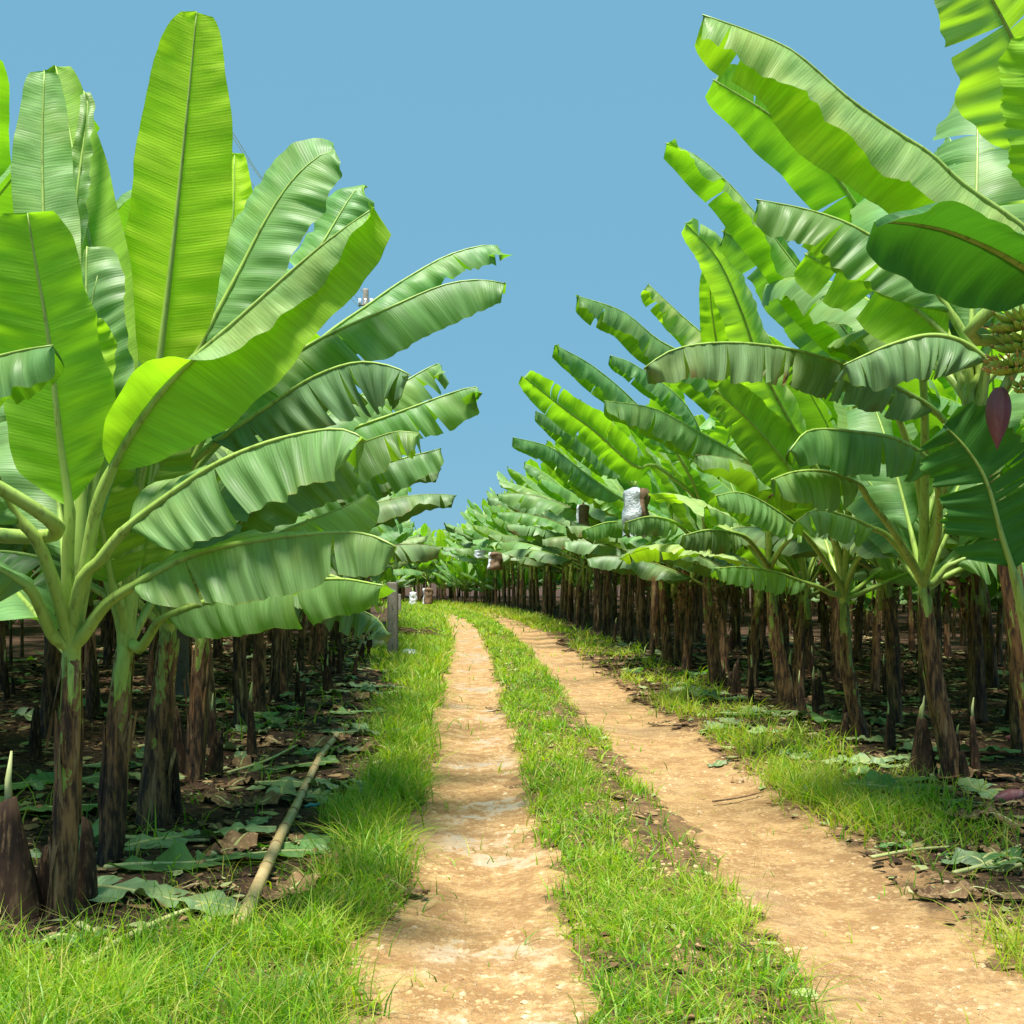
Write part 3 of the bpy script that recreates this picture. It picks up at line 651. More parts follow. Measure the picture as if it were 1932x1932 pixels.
# ---- right plants
R0=Hero('banana plant at the right edge bearing the fruit bunch and purple flower bud',(1990,1640),(1828,750),.068,.042,.35,13,via=(1908,1080),flaps=2)
R1=Hero('nearest full banana plant on the right, stem ringed by cut dark suckers',(1805,1482),(1742,1105),.074,.05,.64,8,via=(1765,1300))
R2=Hero('slim leaning banana plant on the right with a green streaked stem',(1625,1402),(1592,1130),.062,.046,.52,9,via=(1600,1260))
R3=Hero('third banana plant in the right row, stem bulging at its foot',(1492,1352),(1452,1080),.088,.052,.55,10,via=(1465,1210))
R4=Hero('banana plant in the right row with a straight brown stem, fourth along',(1352,1300),(1332,1075),.082,.05,.55,11)
R5=Hero('banana plant in the right row, fifth along, green sheath showing high on its stem',(1262,1262),(1246,1062),.088,.052,.58,12)
R0.leaf([(1835,640),(1900,560)],[(1990,500),(1932,432),(1820,352),(1755,292),(1690,250),(1600,186),(1500,100),(1420,62),(1325,28)],5.5,.29,[(.1,-.8,-.6)]*3,[(-.3,.35,-.9)]*3,(-.1,-.3,.9),'young',tears=1,wob=2,w1=.8,ruffle=.06,pleat=.008,cup=(4,-20),frm=(2080,620),Yc=6.3,label='long top leaf, silvery upper half over a bright green underside')
R0.leaf([(1960,580)],[(1985,545),(1900,485),(1800,440),(1720,422),(1650,418)],5.0,.30,[(-.1,.6,-.8)]*2,[(0,-.9,.1)]*2,(0,.2,.9),'deep',tears=0,ruffle=.05,frm=(1990,640),Yc=5.9,pleat=.003,label='leaf below the long top one, underside coloured black-green as if in its shade')
R0.leaf([(2040,420)],[(1995,300),(1955,180),(1920,95),(1872,0),(1830,-70)],5.3,.33,(-1,-.2,-.1),(1,-.2,.1),(0,-1,.2),'young',tears=1,ruffle=.06,pleat=.009,frm=(2060,560),Yc=6.0,cup=(4,-14))
R0.leaf([(2040,420)],[(2000,380),(1975,250),(1960,150),(1950,60)],5.0,.19,(-1,.2,0),(1,.2,0),(0,1,.2),'young',tears=2,frm=(2050,520),Yc=5.2,jit=.1)
R0.leaf([(1860,700)],[(1862,682),(1815,645),(1755,632),(1680,650),(1592,688)],6.3,.22,[(0,-.7,-.75)]*2,[(0,.9,-.4)]*2,(0,-.4,.9),'old',tears=6,pleat=.016,ruffle=.05,frm=(1845,780))
R0.leaf([(1840,700)],[(1880,600),(1850,480),(1880,380),(1850,300),(1800,285)],7.6,.22,(-1,.1,0),(1,.1,0),(0,1,.2),'young',tears=1)
R0.leaf([(1925,1130)],[(1912,1080),(1890,1010),(1862,910),(1825,848),(1780,800)],6.3,.29,[(-1,.2,.0)]*2,[(1,.1,.1)]*2,(0,1,.4),'deep',tears=4,wob=14,jit=.16,frm=(1950,1240),Yc=6.4,cup=(4,-24),label='ragged leaf hanging at the right edge, coloured dark as if shaded, torn into lobes')
R0.leaf([(1840,700)],[(1790,640),(1730,585),(1640,530),(1560,500),(1518,478)],7.2,.27,[(-.2,.5,-.8)]*2,[(.1,-.5,.7)]*2,(0,.6,.8),'young',tears=2,pleat=.004,label='leaf seen from below between the stacked pale ones')
R0.leaf([(1850,700)],[(1800,600),(1740,522),(1680,470),(1600,422),(1520,395),(1425,376)],6.6,.25,[(0,-.7,-.65)]*2,[(0,.8,-.5)]*2,(0,-.4,.9),'leaf',tears=2,pleat=.010,ruffle=.05)
R1.leaf([(1745,900),(1740,700)],[(1700,520),(1640,425),(1560,312),(1460,222),(1345,150)],7.4,.27,[(-.6,.3,-.7)]*2,[(.6,.3,.6)]*2,(0,1,.3),'young',tears=2,ruffle=.05,pleat=.004,cup=(3,-12),label='underside leaf with two notches in its lower edge')
R1.leaf([(1740,950),(1700,800)],[(1640,690),(1600,635),(1540,555),(1480,475),(1420,398),(1370,342),(1310,292),(1256,270)],7.9,.20,[(0,-.9,-.3)]*3,[(-.4,.4,-.7)]*3,(0,-.3,.9),'young',tears=1,wob=3,ruffle=.10,pleat=.004,w1=.7)
R1.leaf([(1770,960),(1800,840)],[(1766,777),(1700,735),(1600,690),(1500,660),(1400,647),(1320,649),(1260,664),(1216,694)],7.4,.255,[(0,-.7,-.75),(0,-.6,-.8)],[(0,.9,-.35),(0,.7,-.7)],(0,-.4,.9),'old',tears=8,wob=7,pleat=.018,ruffle=.04,cup=(10,-22),label='long level leaf with a pleated torn edge, arching over the row')
R1.leaf([(1770,1000)],[(1762,885),(1700,832),(1610,814),(1528,812),(1490,850)],7.3,.26,[(0,-.75,-.7)]*2,[(0,.9,-.3)]*2,(0,-.5,.9),'leaf',tears=2,pleat=.016,ruffle=.05,label='pale banded leaf folded down like an apron')
R1.leaf([(1690,1010),(1640,945)],[(1620,915),(1560,890),(1500,890),(1455,905)],7.6,.25,[(0,-.8,-.4)]*2,[(0,.6,-.8)]*2,(0,-.2,.9),'leaf',tears=1,r=.026)
R1.leaf([(1700,1040),(1670,1008)],[(1650,998),(1600,975),(1540,962),(1500,985)],8.6,.20,[(0,-.9,-.5)]*2,[(0,.9,-.5)]*2,(0,-.3,1),'leaf',tears=3,r=.026)
R1.leaf([(1745,1000),(1760,940)],[(1765,930),(1770,860),(1800,820)],9.6,.24,(-1,.1,0),(1,.1,0),(0,1,.2),'leaf',tears=2)
R1.leaf([(1760,1100),(1785,1070)],[(1795,1065),(1840,1050),(1920,1060),(1990,1100)],9.0,.2,(0,-.9,-.4),(0,.9,-.5),(0,-.3,1),'leaf',tears=3,r=.026)
R2.leaf([(1600,980),(1610,850)],[(1610,720),(1560,630),(1485,540),(1425,472),(1362,436)],9.0,.27,[(-.7,-.3,-.55)]*2,[(.7,.1,.55)]*2,(-.1,-.8,.5),'leaf',tears=1,ruffle=.05,pleat=.009,cup=(4,-14))
R2.leaf([(1590,980)],[(1520,850),(1440,700),(1400,590),(1355,490),(1292,420)],9.6,.20,[(-.8,-.1,-.3)]*2,[(.8,.3,.2)]*2,(0,-.9,.3),'young',tears=1,ruffle=.09)
R2.leaf([(1560,980)],[(1440,820),(1372,720),(1345,600),(1338,500)],10.2,.16,(-1,.1,0),(1,.1,0),(0,1,.2),'young',tears=1)
R2.leaf([(1568,1120),(1545,1108)],[(1520,1100),(1465,1080),(1400,1070),(1350,1072)],10.2,.18,[(0,-.9,-.6)]*2,[(0,.9,-.3)]*2,(0,-.3,1),'leaf',tears=4,pleat=.015,r=.024)
R2.leaf([(1585,1050)],[(1545,960),(1480,870),(1420,800),(1350,735)],10.2,.27,[(-.5,.3,-.7)]*2,[(.5,.2,.6)]*2,(0,1,.4),'leaf',tears=5,ruffle=.06)
R2.leaf([(1570,1080)],[(1520,1010),(1460,960),(1400,930),(1350,935)],9.8,.22,(0,-.8,-.5),(0,.9,-.5),(0,-.4,1),'leaf',tears=3)
R2.leaf([(1605,1080)],[(1630,1045),(1690,1030),(1750,1050)],10.5,.2,(0,-.8,-.5),(0,.9,-.5),(0,-.4,1),'leaf',tears=3)
R3.leaf([(1450,980),(1440,920)],[(1410,870),(1330,822),(1235,772),(1140,756)],11.6,.26,[(0,-.7,-.6)]*2,[(-.2,.5,-.85)]*2,(0,-.4,.9),'leaf',tears=3,pleat=.010)
R3.leaf([(1440,900)],[(1400,800),(1320,690),(1240,640),(1175,588),(1086,557)],11.4,.26,[(0,-.8,-.5)]*2,[(-.2,.5,-.85)]*2,(0,-.4,.9),'leaf',tears=2)
R3.leaf([(1445,900)],[(1400,720),(1340,645),(1280,590),(1222,535)],12.5,.22,[(0,-.8,-.4)]*2,[(-.4,.4,-.7)]*2,(0,-.4,.9),'young',tears=2,ruffle=.1)
R3.leaf([(1465,1000)],[(1500,880),(1540,790),(1560,700)],13,.25,(-1,.1,0),(1,.1,0),(0,1,.2),'young',tears=1)
R3.leaf([(1430,1040)],[(1400,1010),(1340,1000),(1290,1010)],11,.2,(0,-.8,-.5),(0,.9,-.5),(0,-.4,1),'old',tears=4)
R3.leaf([(1470,1040)],[(1510,1000),(1560,1000),(1610,1030)],12,.22,(0,-.8,-.5),(0,.9,-.5),(0,-.4,1),'leaf',tears=3)
R4.leaf([(1325,960)],[(1240,880),(1200,880),(1120,812),(1060,768),(986,710)],13.6,.25,[(-.4,.3,-.8)]*2,[(.4,.3,.7)]*2,(0,1,.4),'young',tears=4)
R4.leaf([(1325,960)],[(1280,860),(1200,762),(1120,692),(1046,650)],13.4,.25,[(0,-.8,-.5)]*2,[(-.2,.5,-.8)]*2,(0,-.4,.9),'leaf',tears=2)
R4.leaf([(1330,960)],[(1330,850),(1290,760),(1200,690),(1150,670)],15,.24,[(0,-.8,-.5)]*2,[(-.2,.5,-.8)]*2,(0,-.4,.9),'leaf',tears=2)
R4.leaf([(1315,1030)],[(1280,990),(1230,975),(1180,985)],13,.2,(0,-.8,-.6),(0,.9,-.5),(0,-.4,1),'old',tears=5)
R4.leaf([(1345,1030)],[(1380,980),(1430,975),(1480,1010)],15,.22,(0,-.8,-.5),(0,.9,-.5),(0,-.4,1),'leaf',tears=3)
R4.leaf([(1340,960)],[(1360,880),(1380,800),(1370,740)],16,.24,(-1,.1,0),(1,.1,0),(0,1,.2),'young',tears=2)
R5.leaf([(1240,980)],[(1180,900),(1120,850),(1060,800),(1010,775)],17.5,.25,[(0,-.8,-.5)]*2,[(-.2,.5,-.8)]*2,(0,-.4,.9),'leaf',tears=3)
R5.leaf([(1240,980)],[(1170,940),(1100,890),(1040,845),(968,825)],17,.25,[(0,-.8,-.6)]*2,[(-.2,.5,-.8)]*2,(0,-.4,.9),'leaf',tears=3)
R5.leaf([(1235,1020)],[(1200,990),(1150,985),(1100,1000)],18,.22,(0,-.8,-.6),(0,.9,-.5),(0,-.4,1),'leaf',tears=4)
R5.leaf([(1255,1000)],[(1270,900),(1260,820),(1230,780)],20,.24,(-1,.1,0),(1,.1,0),(0,1,.2),'young',tears=2)
R5.leaf([(1255,1010)],[(1290,960),(1330,950),(1370,980)],20,.24,(0,-.8,-.5),(0,.9,-.5),(0,-.4,1),'leaf',tears=3)
A.fill(2,110,170,1); B.fill(4,60,190,2); Cc.fill(4,50,190,3); D.fill(5,40,190,4)
R0.fill(9,0,120,5,(25,85)); R1.fill(8,-10,130,6); R2.fill(6,0,120,7); R3.fill(6,10,130,8); R4.fill(6,10,130,9); R5.fill(6,10,150,10)
heroes=[A,B,Cc,D,R0,R1,R2,R3,R4,R5]

# rolled new leaf of the nearest left plant
mb=MB(); p,_=catmull([P(150,850,5.6),P(156,760,5.6),P(160,660,5.6),P(172,580,5.6),P(184,520,5.6)],14)
tube(mb,p,[.012-.0105*(i/13) for i in range(14)],7); o=mb.obj('rolled_leaf',[M['rib']],A.e,A.o)

# bunch, hands and flower bud of the right plant
def banana(mb,base,d,up,L,r):
    d=d.normalized(); up=(up-d*up.dot(d)).normalized(); pts=[]
    for i in range(7):
        u=i/6; pts.append(base+d*L*u+up*L*.30*u*u)
    tube(mb,pts,[r*.45,r*.8,r,r*1.05,r,r*.7,r*.3],6)
    return pts[-1],(pts[-1]-pts[-2]).normalized()
YB=6.1
ax,_=catmull([P(2010,640,6.5),P(1985,560,6.3),P(1950,560,YB),P(1938,640,YB),P(1912,700,YB),P(1890,742,YB)],20)
mb=MB(); tube(mb,ax,[.026]*20,8); bunch=mb.obj('fruit_bunch',[M['rib']],R0.e,R0.o)
rb=random.Random(5)
for (cu,cv,n,oc,sz,a0,a1) in ((1936,618,18,0,.15,150,300),(1938,655,16,0,.13,150,310),(1916,700,18,1,.10,140,290),(1926,738,12,1,.08,220,330)):
    c=P(cu,cv,YB); mf=MB(); mt=MB()
    for i in range(n):
        an=R(a0+(a1-a0)*((i//2)+.5)/(n/2)+rb.uniform(-4,4)); row_=i%2
        d=Vector((math.cos(an),math.sin(an),-.30+.34*row_+rb.uniform(-.06,.06)))
        tip,td=banana(mf,c+Vector((math.cos(an)*.02,math.sin(an)*.02,.022*row_)),d,Vector((0,0,1)),sz*rb.uniform(.85,1.08),.0185 if not oc else .013)
        for q in range(2 if not oc else 4):
            e=tip+(td+Vector((rb.uniform(-.4,.4),rb.uniform(-.4,.4),rb.uniform(-.4,.4))))*(.02 if not oc else .036)
            tube(mt,[tip-td*.004,(tip+e)/2+Vector((0,0,.002)),e],[.0045,.0045,.002],4)
    h=mf.obj('banana_hand',[M['fruit']],bunch,R0.o); mt.obj('floret_tips',[M['ochre'] if oc else M['floret']],bunch,R0.o)['kind']='stuff'
mb=MB(); b0=P(1886,732,YB); b1=P(1881,848,YB); n=14; pts=[b0.lerp(b1,i/(n-1)) for i in range(n)]
rad=[.060*max(.05,math.sin(math.pi*min(1,(i/(n-1))*.93+.07)**.75)) for i in range(n)]
vs=[];k=20
for i,p in enumerate(pts):
    for j in range(k):
        a=2*math.pi*j/k; rr=rad[i]*(1+.05*abs(math.sin(1.5*a+.4)))
        vs.append(p+Vector((math.cos(a)*rr,math.sin(a)*rr,0)))
mb.add(vs,[(i*k+j,(i+1)*k+j,(i+1)*k+(j+1)%k,i*k+(j+1)%k) for i in range(n-1) for j in range(k)])
mb.obj('flower_bud',[M['bud']],R0.e,R0.o)
def bud(name,p,L,rad,label,grp,tilt,az):
    mb=MB(); n=10; d=Vector((math.cos(az)*math.cos(tilt),math.sin(az)*math.cos(tilt),math.sin(tilt)))
    pts=[Vector((0,0,rad))+d*(L*(i/(n-1)-.5)) for i in range(n)]
    tube(mb,pts,[rad*max(.08,math.sin(math.pi*(i/(n-1)*.9+.07))**.8) for i in range(n)],12)
    o=mb.obj(name,[M['bud']]); o.location=p; tag(o,label,'banana flower',grp); return o

# ------------------------------------------------------------------ the rest of the rows
hp=[(h.o.x,h.o.y) for h in heroes]
count_near=0
def clear(x,y,d=.75): return all((x-a)**2+(y-b)**2>d*d for a,b in hp)
prn=random.Random(77)
nfar=0; tot=0
def row(side,k,y0,y1,step):
    global tot
    y=y0+prn.uniform(0,.6)*step; idx=0
    while y<y1:
        s=side*(2.86+1.75*k)+prn.uniform(-.16,.16); x=float(c_of(y))+s-((.42+min(.9,.035*max(0,y-13))) if side<0 and y>9 else 0)
        st=step*prn.uniform(.85,1.15)
        if abs(x)<.42*y+(2.6 if y<25 else 1.2) and clear(x,y):
            far=y>36 or (k>=3 and y>16)
            sn='left' if side<0 else 'right'
            if k==0:
                lab=('front-row banana plant on the %s of the track, %s along after the %s near ones'%(sn,ORD[min(idx,44)],'four' if side<0 else 'six'))
                grp='banana plants in the front rows beside the track'; idx+=1
            else:
                lab='banana plant standing in the %s block behind its front row, dark stem in shade'%sn; grp='banana plants inside the %s block'%sn
            place_plant(x,y,prn.uniform(0,6.28),(prn.uniform(.88,1.0) if side<0 and k==0 else prn.uniform(1.24,1.42) if side>0 and y>24 and k<2 else prn.uniform(1.0,1.16)),protos[prn.randrange(len(protos))],lab,grp,far)
            tot+=1
        y+=st
for (y,sx,lab) in ((10.6,3.9,'brown stemmed banana plant just behind the nearest full one on the right'),(12.6,3.55,'banana plant behind the slim leaning one on the right'),(15.4,3.3,'banana plant behind the bulging stem on the right'),(16.6,3.0,'banana plant tight in front of the fourth stem on the right'),(19.4,3.2,'banana plant between the fourth and fifth stems on the right'),(20.3,2.75,'banana plant leaning beside the fifth stem on the right'),(22.6,3.1,'banana plant behind the fifth stem on the right')):
    place_plant(float(c_of(y))+sx,y,prn.uniform(0,6.28),prn.uniform(.98,1.08),protos[prn.randrange(7)],lab,'banana plants in the front rows beside the track'); hp.append((float(c_of(y))+sx,y)); tot+=1
row(-1,0,10.6,40,1.25); row(1,0,24.5,64,1.3)
row(1,0,16.2,17,2) ; row(1,0,20.6,22,1.6)
for k in range(1,4): row(-1,k,6.0,30-3*k,1.7); row(1,k,7.5,34-3*k,1.75)
for k in range(4,7): row(-1,k,9,26,2.3); row(1,k,10,28,2.3)
row(1,1,34,60,2.2); row(-1,1,30,40,3)
# plants whose row continues round the bend, closing the view
for k in range(3):
    for i in range(10):
        y=66+k*2.4+prn.uniform(-.5,.5); x=-13+i*1.45+prn.uniform(-.4,.4)+k*.5
        if abs(x-float(c_of(y)))<2.2 and k==0: continue
        place_plant(x,y,prn.uniform(0,6.28),prn.uniform(.98,1.15),protos[prn.randrange(7)],'banana plant beyond the bend where the track disappears','banana plants beyond the bend',True); tot+=1
for i in range(26):
    y=61+ (i%3)*2.6+prn.uniform(-.6,.6); x=-10.5+i*.36*1.0+prn.uniform(-.3,.3)
    if abs(x-float(c_of(y)))<1.9: x-=2.6 if x<float(c_of(y)) else -2.6
    place_plant(x,y,prn.uniform(0,6.28),prn.uniform(.42,.66),protos[prn.randrange(7)],'small young banana plant with leaves near the ground beyond the bend','young banana plants beyond the bend',True); tot+=1
print('individual plants',tot+len(heroes))
# the deep mass of the plantation, too many to count
def thicket(name, spots):
    V=[];L=[];LT=[];MI=[];UV=[];TN=[];base=0; cache={}
    for (x,y,rz,sc,p) in spots:
        if p not in cache:
            src=protos[p]['farmb']; cache[p]=(np.array(src.v),np.array([i for f in src.f for i in f]),np.array([len(f) for f in src.f]),np.array(src.m),np.array(src.uv),np.array(src.t))
        v,l,lt,mi,uv,tn=cache[p]; v=v*sc; c,s_=math.cos(rz),math.sin(rz)
        V.append(np.stack([v[:,0]*c-v[:,1]*s_+x,v[:,0]*s_+v[:,1]*c+y,v[:,2]+h1(x,y)],-1)); L.append(l+base); LT.append(lt); MI.append(mi); UV.append(uv); TN.append(tn); base+=len(v)
    V=np.concatenate(V);L=np.concatenate(L);LT=np.concatenate(LT)
    me=bpy.data.meshes.new(name); me.vertices.add(len(V)); me.vertices.foreach_set('co',V.astype(np.float32).ravel())
    me.loops.add(len(L)); me.loops.foreach_set('vertex_index',L.astype(np.int32)); me.polygons.add(len(LT))
    me.polygons.foreach_set('loop_start',np.concatenate([[0],np.cumsum(LT)[:-1]]).astype(np.int32)); me.polygons.foreach_set('loop_total',LT.astype(np.int32))
    for m in (M['stem'],M['young'],M['leaf'],M['old'],M['rib']): me.materials.append(m)
    me.polygons.foreach_set('material_index',np.concatenate(MI).astype(np.int32)); me.update(calc_edges=True)
    me.polygons.foreach_set('use_smooth',[True]*len(LT))
    u=me.uv_layers.new(name='UVMap'); u.data.foreach_set('uv',np.concatenate(UV)[L].astype(np.float32).ravel())
    a=me.attributes.new('tone','FLOAT','POINT'); a.data.foreach_set('value',np.concatenate(TN).astype(np.float32))
    return link(name,me)
sp=[]
for side in (-1,1):
    for k in range(7,11):
        y=14 if side<0 else 15
        while y<34:
            x=float(c_of(y))+side*(2.86+1.75*k+prn.uniform(-.3,.3))
            if abs(x)<.44*y+2: sp.append((x,y,prn.uniform(0,6.28),prn.uniform(.95,1.08),prn.randrange(7)))
            y+=2.3
for i in range(90):
    y=prn.uniform(73,90); x=prn.uniform(-24,16); sp.append((x,y,prn.uniform(0,6.28),prn.uniform(1,1.2),prn.randrange(7)))
for i in range(230):
    y=prn.uniform(33,70); x=float(c_of(y))+prn.uniform(5.6,30); sp.append((x,y,prn.uniform(0,6.28),prn.uniform(.95,1.1),prn.randrange(7)))
for i in range(90):
    y=prn.uniform(27,50); x=float(c_of(y))-prn.uniform(5,20); sp.append((x,y,prn.uniform(0,6.28),prn.uniform(.95,1.1),prn.randrange(7)))
for side in (-1,1):
    for i in range(150):
        y=prn.uniform(20,66); x=float(c_of(y))+side*prn.uniform(7.5 if y<40 else 5,10+.42*y); sp.append((x,y,prn.uniform(0,6.28),prn.uniform(.45,.75),prn.randrange(7)))
for i in range(110):
    y=prn.uniform(66,95); x=prn.choice((-1,1))*prn.uniform(12,46); sp.append((x,y,prn.uniform(0,6.28),prn.uniform(.8,1.2),prn.randrange(7)))
for i in range(230):
    y=prn.uniform(69,88); x=prn.uniform(-38,14); sp.append((x,y,prn.uniform(0,6.28),prn.uniform(.4,.72),prn.randrange(7)))
th=thicket('banana_thicket',sp); tag(th,'dense mass of banana plants deep inside the plantation blocks','banana plants',kind='stuff')

# ------------------------------------------------------------------ cut suckers / stumps
def stump_protos():
    out=[]
    for sd in range(5):
        rn=random.Random(sd+40); h=rn.uniform(.28,.5); r=rn.uniform(.028,.045); mb=MB(); k=9; n=7; vs=[]; lx=rn.uniform(-.05,.05)
        cut=rn.uniform(.15,.5)
        for i in range(n+1):
            f=i/n
            for j in range(k):
                a=2*math.pi*j/k; z=h*f*(1 if f<.9 else 1+cut*.12*math.cos(a+sd)); rr=r*(1.25-.75*f**1.5)*(1+.12*math.sin(3*a+sd+3*f))
                vs.append((math.cos(a)*rr+lx*f,math.sin(a)*rr,z-.03))
        fs=[(i*k+j,i*k+(j+1)%k,(i+1)*k+(j+1)%k,(i+1)*k+j) for i in range(n) for j in range(k)]+[tuple(n*k+j for j in range(k))]
        mb.add(vs,fs); sh=MB()
        if sd%2==0: tube(sh,[Vector((lx,0,h-.05)),Vector((lx*1.1,.004,h+.03)),Vector((lx*1.2+.01,.01,h+rn.uniform(.05,.12)))],[.012,.009,.003],6)
        out.append((mb.mesh('stub',[M['stump']]), sh.mesh('pale_shoot',[M['pith']]) if sd%2==0 else None))
    return out
SP=stump_protos()
def place_stump(x,y,sc,i,label):
    e=empty('cut_sucker',(x,y,h1(x,y)),prn.uniform(0,6.28)); e.scale=(sc*prn.uniform(.85,1.2),sc*prn.uniform(.85,1.2),sc); tag(e,label,'cut sucker','cut banana suckers round the stems')
    link('stub',SP[i][0],e)
    if SP[i][1]: link('pale_shoot',SP[i][1],e)
sl=[(45,1742,1.5,0,'cut sucker with a pale yellow heart at the far left, in the grass'),(82,1728,1.2,3,'dark cut sucker just left of the nearest stem'),(165,1722,1.15,1,'thin dark sucker stub right of the nearest left stem'),
 (1752,1478,1.25,0,'cut sucker with a pale tip, left of the nearest right stem'),(1842,1482,1.15,2,'cut sucker with a forked pale heart, right of the nearest right stem'),(1780,1486,1.0,1,'short dark sucker tight against the nearest right stem'),(1822,1488,.9,3,'short dark sucker at the right foot of the nearest right stem'),
 (1680,1425,1.0,1,'lone dark sucker between the two nearest right stems'),(1540,1370,1.1,2,'pale tipped sucker left of the slim leaning stem'),(1590,1408,1.0,3,'dark sucker pressed against the slim leaning stem'),(1515,1360,1.0,0,'pale tipped sucker right of the bulging stem'),
 (330,1558,1.2,1,'dark sucker stub right of the thick third stem on the left'),(312,1565,1.35,3,'dark sucker stub touching the thick third stem on the left'),(345,1480,1.5,0,'pale tipped sucker left of the fourth stem'),(400,1478,1.3,3,'dark sucker right of the fourth stem on the left')]
for u,v,sc,i,lab in sl:
    x,y=GP(u,v); place_stump(x,y,sc,i,lab)
for n in range(70):
    side=-1 if n%2 else 1; y=prn.uniform(8,26) if side<0 else prn.uniform(9,30); s=side*(2.86+1.75*prn.choice([0,0,0,1,1,2])+prn.uniform(-.35,.35)); x=float(c_of(y))+s
    if abs(x)<.42*y: place_stump(x,y,prn.uniform(.75,1.35),prn.randrange(5),'dark cut sucker among the stems of the %s block'%('left' if side<0 else 'right'))

# ------------------------------------------------------------------ things along the track
# bamboo cane
bp=[(636,1399),(606,1440),(575,1499),(551,1549),(531,1589),(500,1664),(455,1760)]
pts=[]
for u,v in bp: x,y=GP(u,v); pts.append(Vector((x,y,h1(x,y)+.045)))
bo=pts[-1].copy(); e=empty('bamboo_cane',bo); tag(e,'long jointed tan bamboo cane lying in the grass on the left verge','bamboo cane')
pp,L=catmull(pts,60); mb=MB(); tube(mb,pp,[.033-.006*(1-i/59) for i in range(60)],12); mb.obj('cane',[M['bamboo']],e,bo)
for f in np.linspace(.06,.95,11):
    i=int(f*59); a=pp[i]; b=pp[min(59,i+1)]; d=(b-a).normalized(); mb=MB(); tube(mb,[a-d*.012,a-d*.004,a+d*.004,a+d*.012],[.030,.037,.037,.030],12)
    mb.obj('joint_ring',[M['bamboo_ring']],e,bo)
# teal scrap
x,y=GP(590,1545); mb=MB(); z=h1(x,y)
tube(mb,[Vector((-.05,0,.05)),Vector((-.02,.01,.062)),Vector((.02,.0,.06)),Vector((.05,-.01,.075))],[.012,.02,.017,.01],8,flat=.6); o=mb.obj('plastic_scrap',[M['teal']]); o.location=(x,y,z+.03); tag(o,'small teal plastic scrap beside the bamboo cane','plastic scrap')
# concrete posts
def post(x,y,h,w,label):
    mb=MB(); z=h1(x,y)-.1; vs=[]; b=.012
    for i,(zz,ww) in enumerate(((0,w),(h-.02,w*.96),(h,w*.86))):
        q=ww/2
        for (sx,sy) in ((-1,-1),(1,-1),(1,1),(-1,1)):
            for (ox,oy) in (((b,0),(0,b)) if sx*sy>0 else ((0,b),(b,0))): vs.append((sx*(q-ox),sy*(q-oy),zz))
    fs=[(i*8+j,i*8+(j+1)%8,(i+1)*8+(j+1)%8,(i+1)*8+j) for i in range(2) for j in range(8)]+[tuple(16+j for j in range(8))]
    mb.add(vs,fs)
    mbh=MB()
    for hz in (.35,.75,1.1): tube(mbh,[Vector((0,-w/2-.004,hz)),Vector((0,-w/2+.01,hz))],[.010,.010],8)
    o=mb.obj('concrete_post',[M['concrete']],smooth=False); o.location=(x,y,z); tag(o,label,'post','concrete posts on the left verge')
    h_=mbh.obj('bolt_hole',[M['stump']],o); return o
x,y=GP(741,1242); post(x,y,1.55,.20,'weathered square concrete post on the left verge beside a white bag')
x,y=GP(752,1163); post(x,y,.9,.2,'smaller concrete post farther along the left verge')
# white plastic bag
def blob(name,mat,x,y,sx,sy,sz,seed,label,cat,lift=0.0,grp=None):
    rn=random.Random(seed); mb=MB(); n,m=12,18; vs=[]
    for i in range(n+1):
        ph=math.pi*i/n
        for j in range(m):
            th=2*math.pi*j/m; d=Vector((math.cos(th)*math.sin(ph),math.sin(th)*math.sin(ph),math.cos(ph)))
            r=1+.35*mnoise.noise(d*2.2+Vector((seed,0,0)))+.18*mnoise.noise(d*6+Vector((0,seed,0)))
            vs.append((d.x*r*sx,d.y*r*sy,max(-.2,d.z)*r*sz))
    mb.add(vs,[(i*m+j,(i+1)*m+j,(i+1)*m+(j+1)%m,i*m+(j+1)%m) for i in range(n) for j in range(m)])
    o=mb.obj(name,[mat]); o.location=(x,y,h1(x,y)+lift); return tag(o,label,cat,grp)
x,y=GP(770,1240); blob('plastic_bag',M['plastic'],x,y,.2,.2,.13,3,'white plastic bag lying in the grass by the concrete post','plastic bag',.03)
x,y=GP(706,1226); blob('plastic_sheet',M['tarp'],x,y,.36,.5,.17,9,'crumpled dirty plastic sheet heaped left of the concrete post','plastic sheet',.02)
# brush pile behind the post
mb=MB(); x,y=GP(775,1205); rn=random.Random(3)
for i in range(160):
    a=rn.uniform(0,3.14); L=rn.uniform(.2,.6); c=Vector((rn.gauss(0,.45),rn.gauss(0,.5),rn.uniform(.0,.22))); d=Vector((math.cos(a),math.sin(a),rn.uniform(-.2,.2)))*L/2
    tube(mb,[c-d,c+Vector((0,0,.03)),c+d],[.009,.011,.006],4)
o=mb.obj('brush_pile',[M['twig']]); o.location=(x-.25,y,h1(x,y)); tag(o,'low heap of dry twigs and leaf stalks behind the concrete post','brush pile')
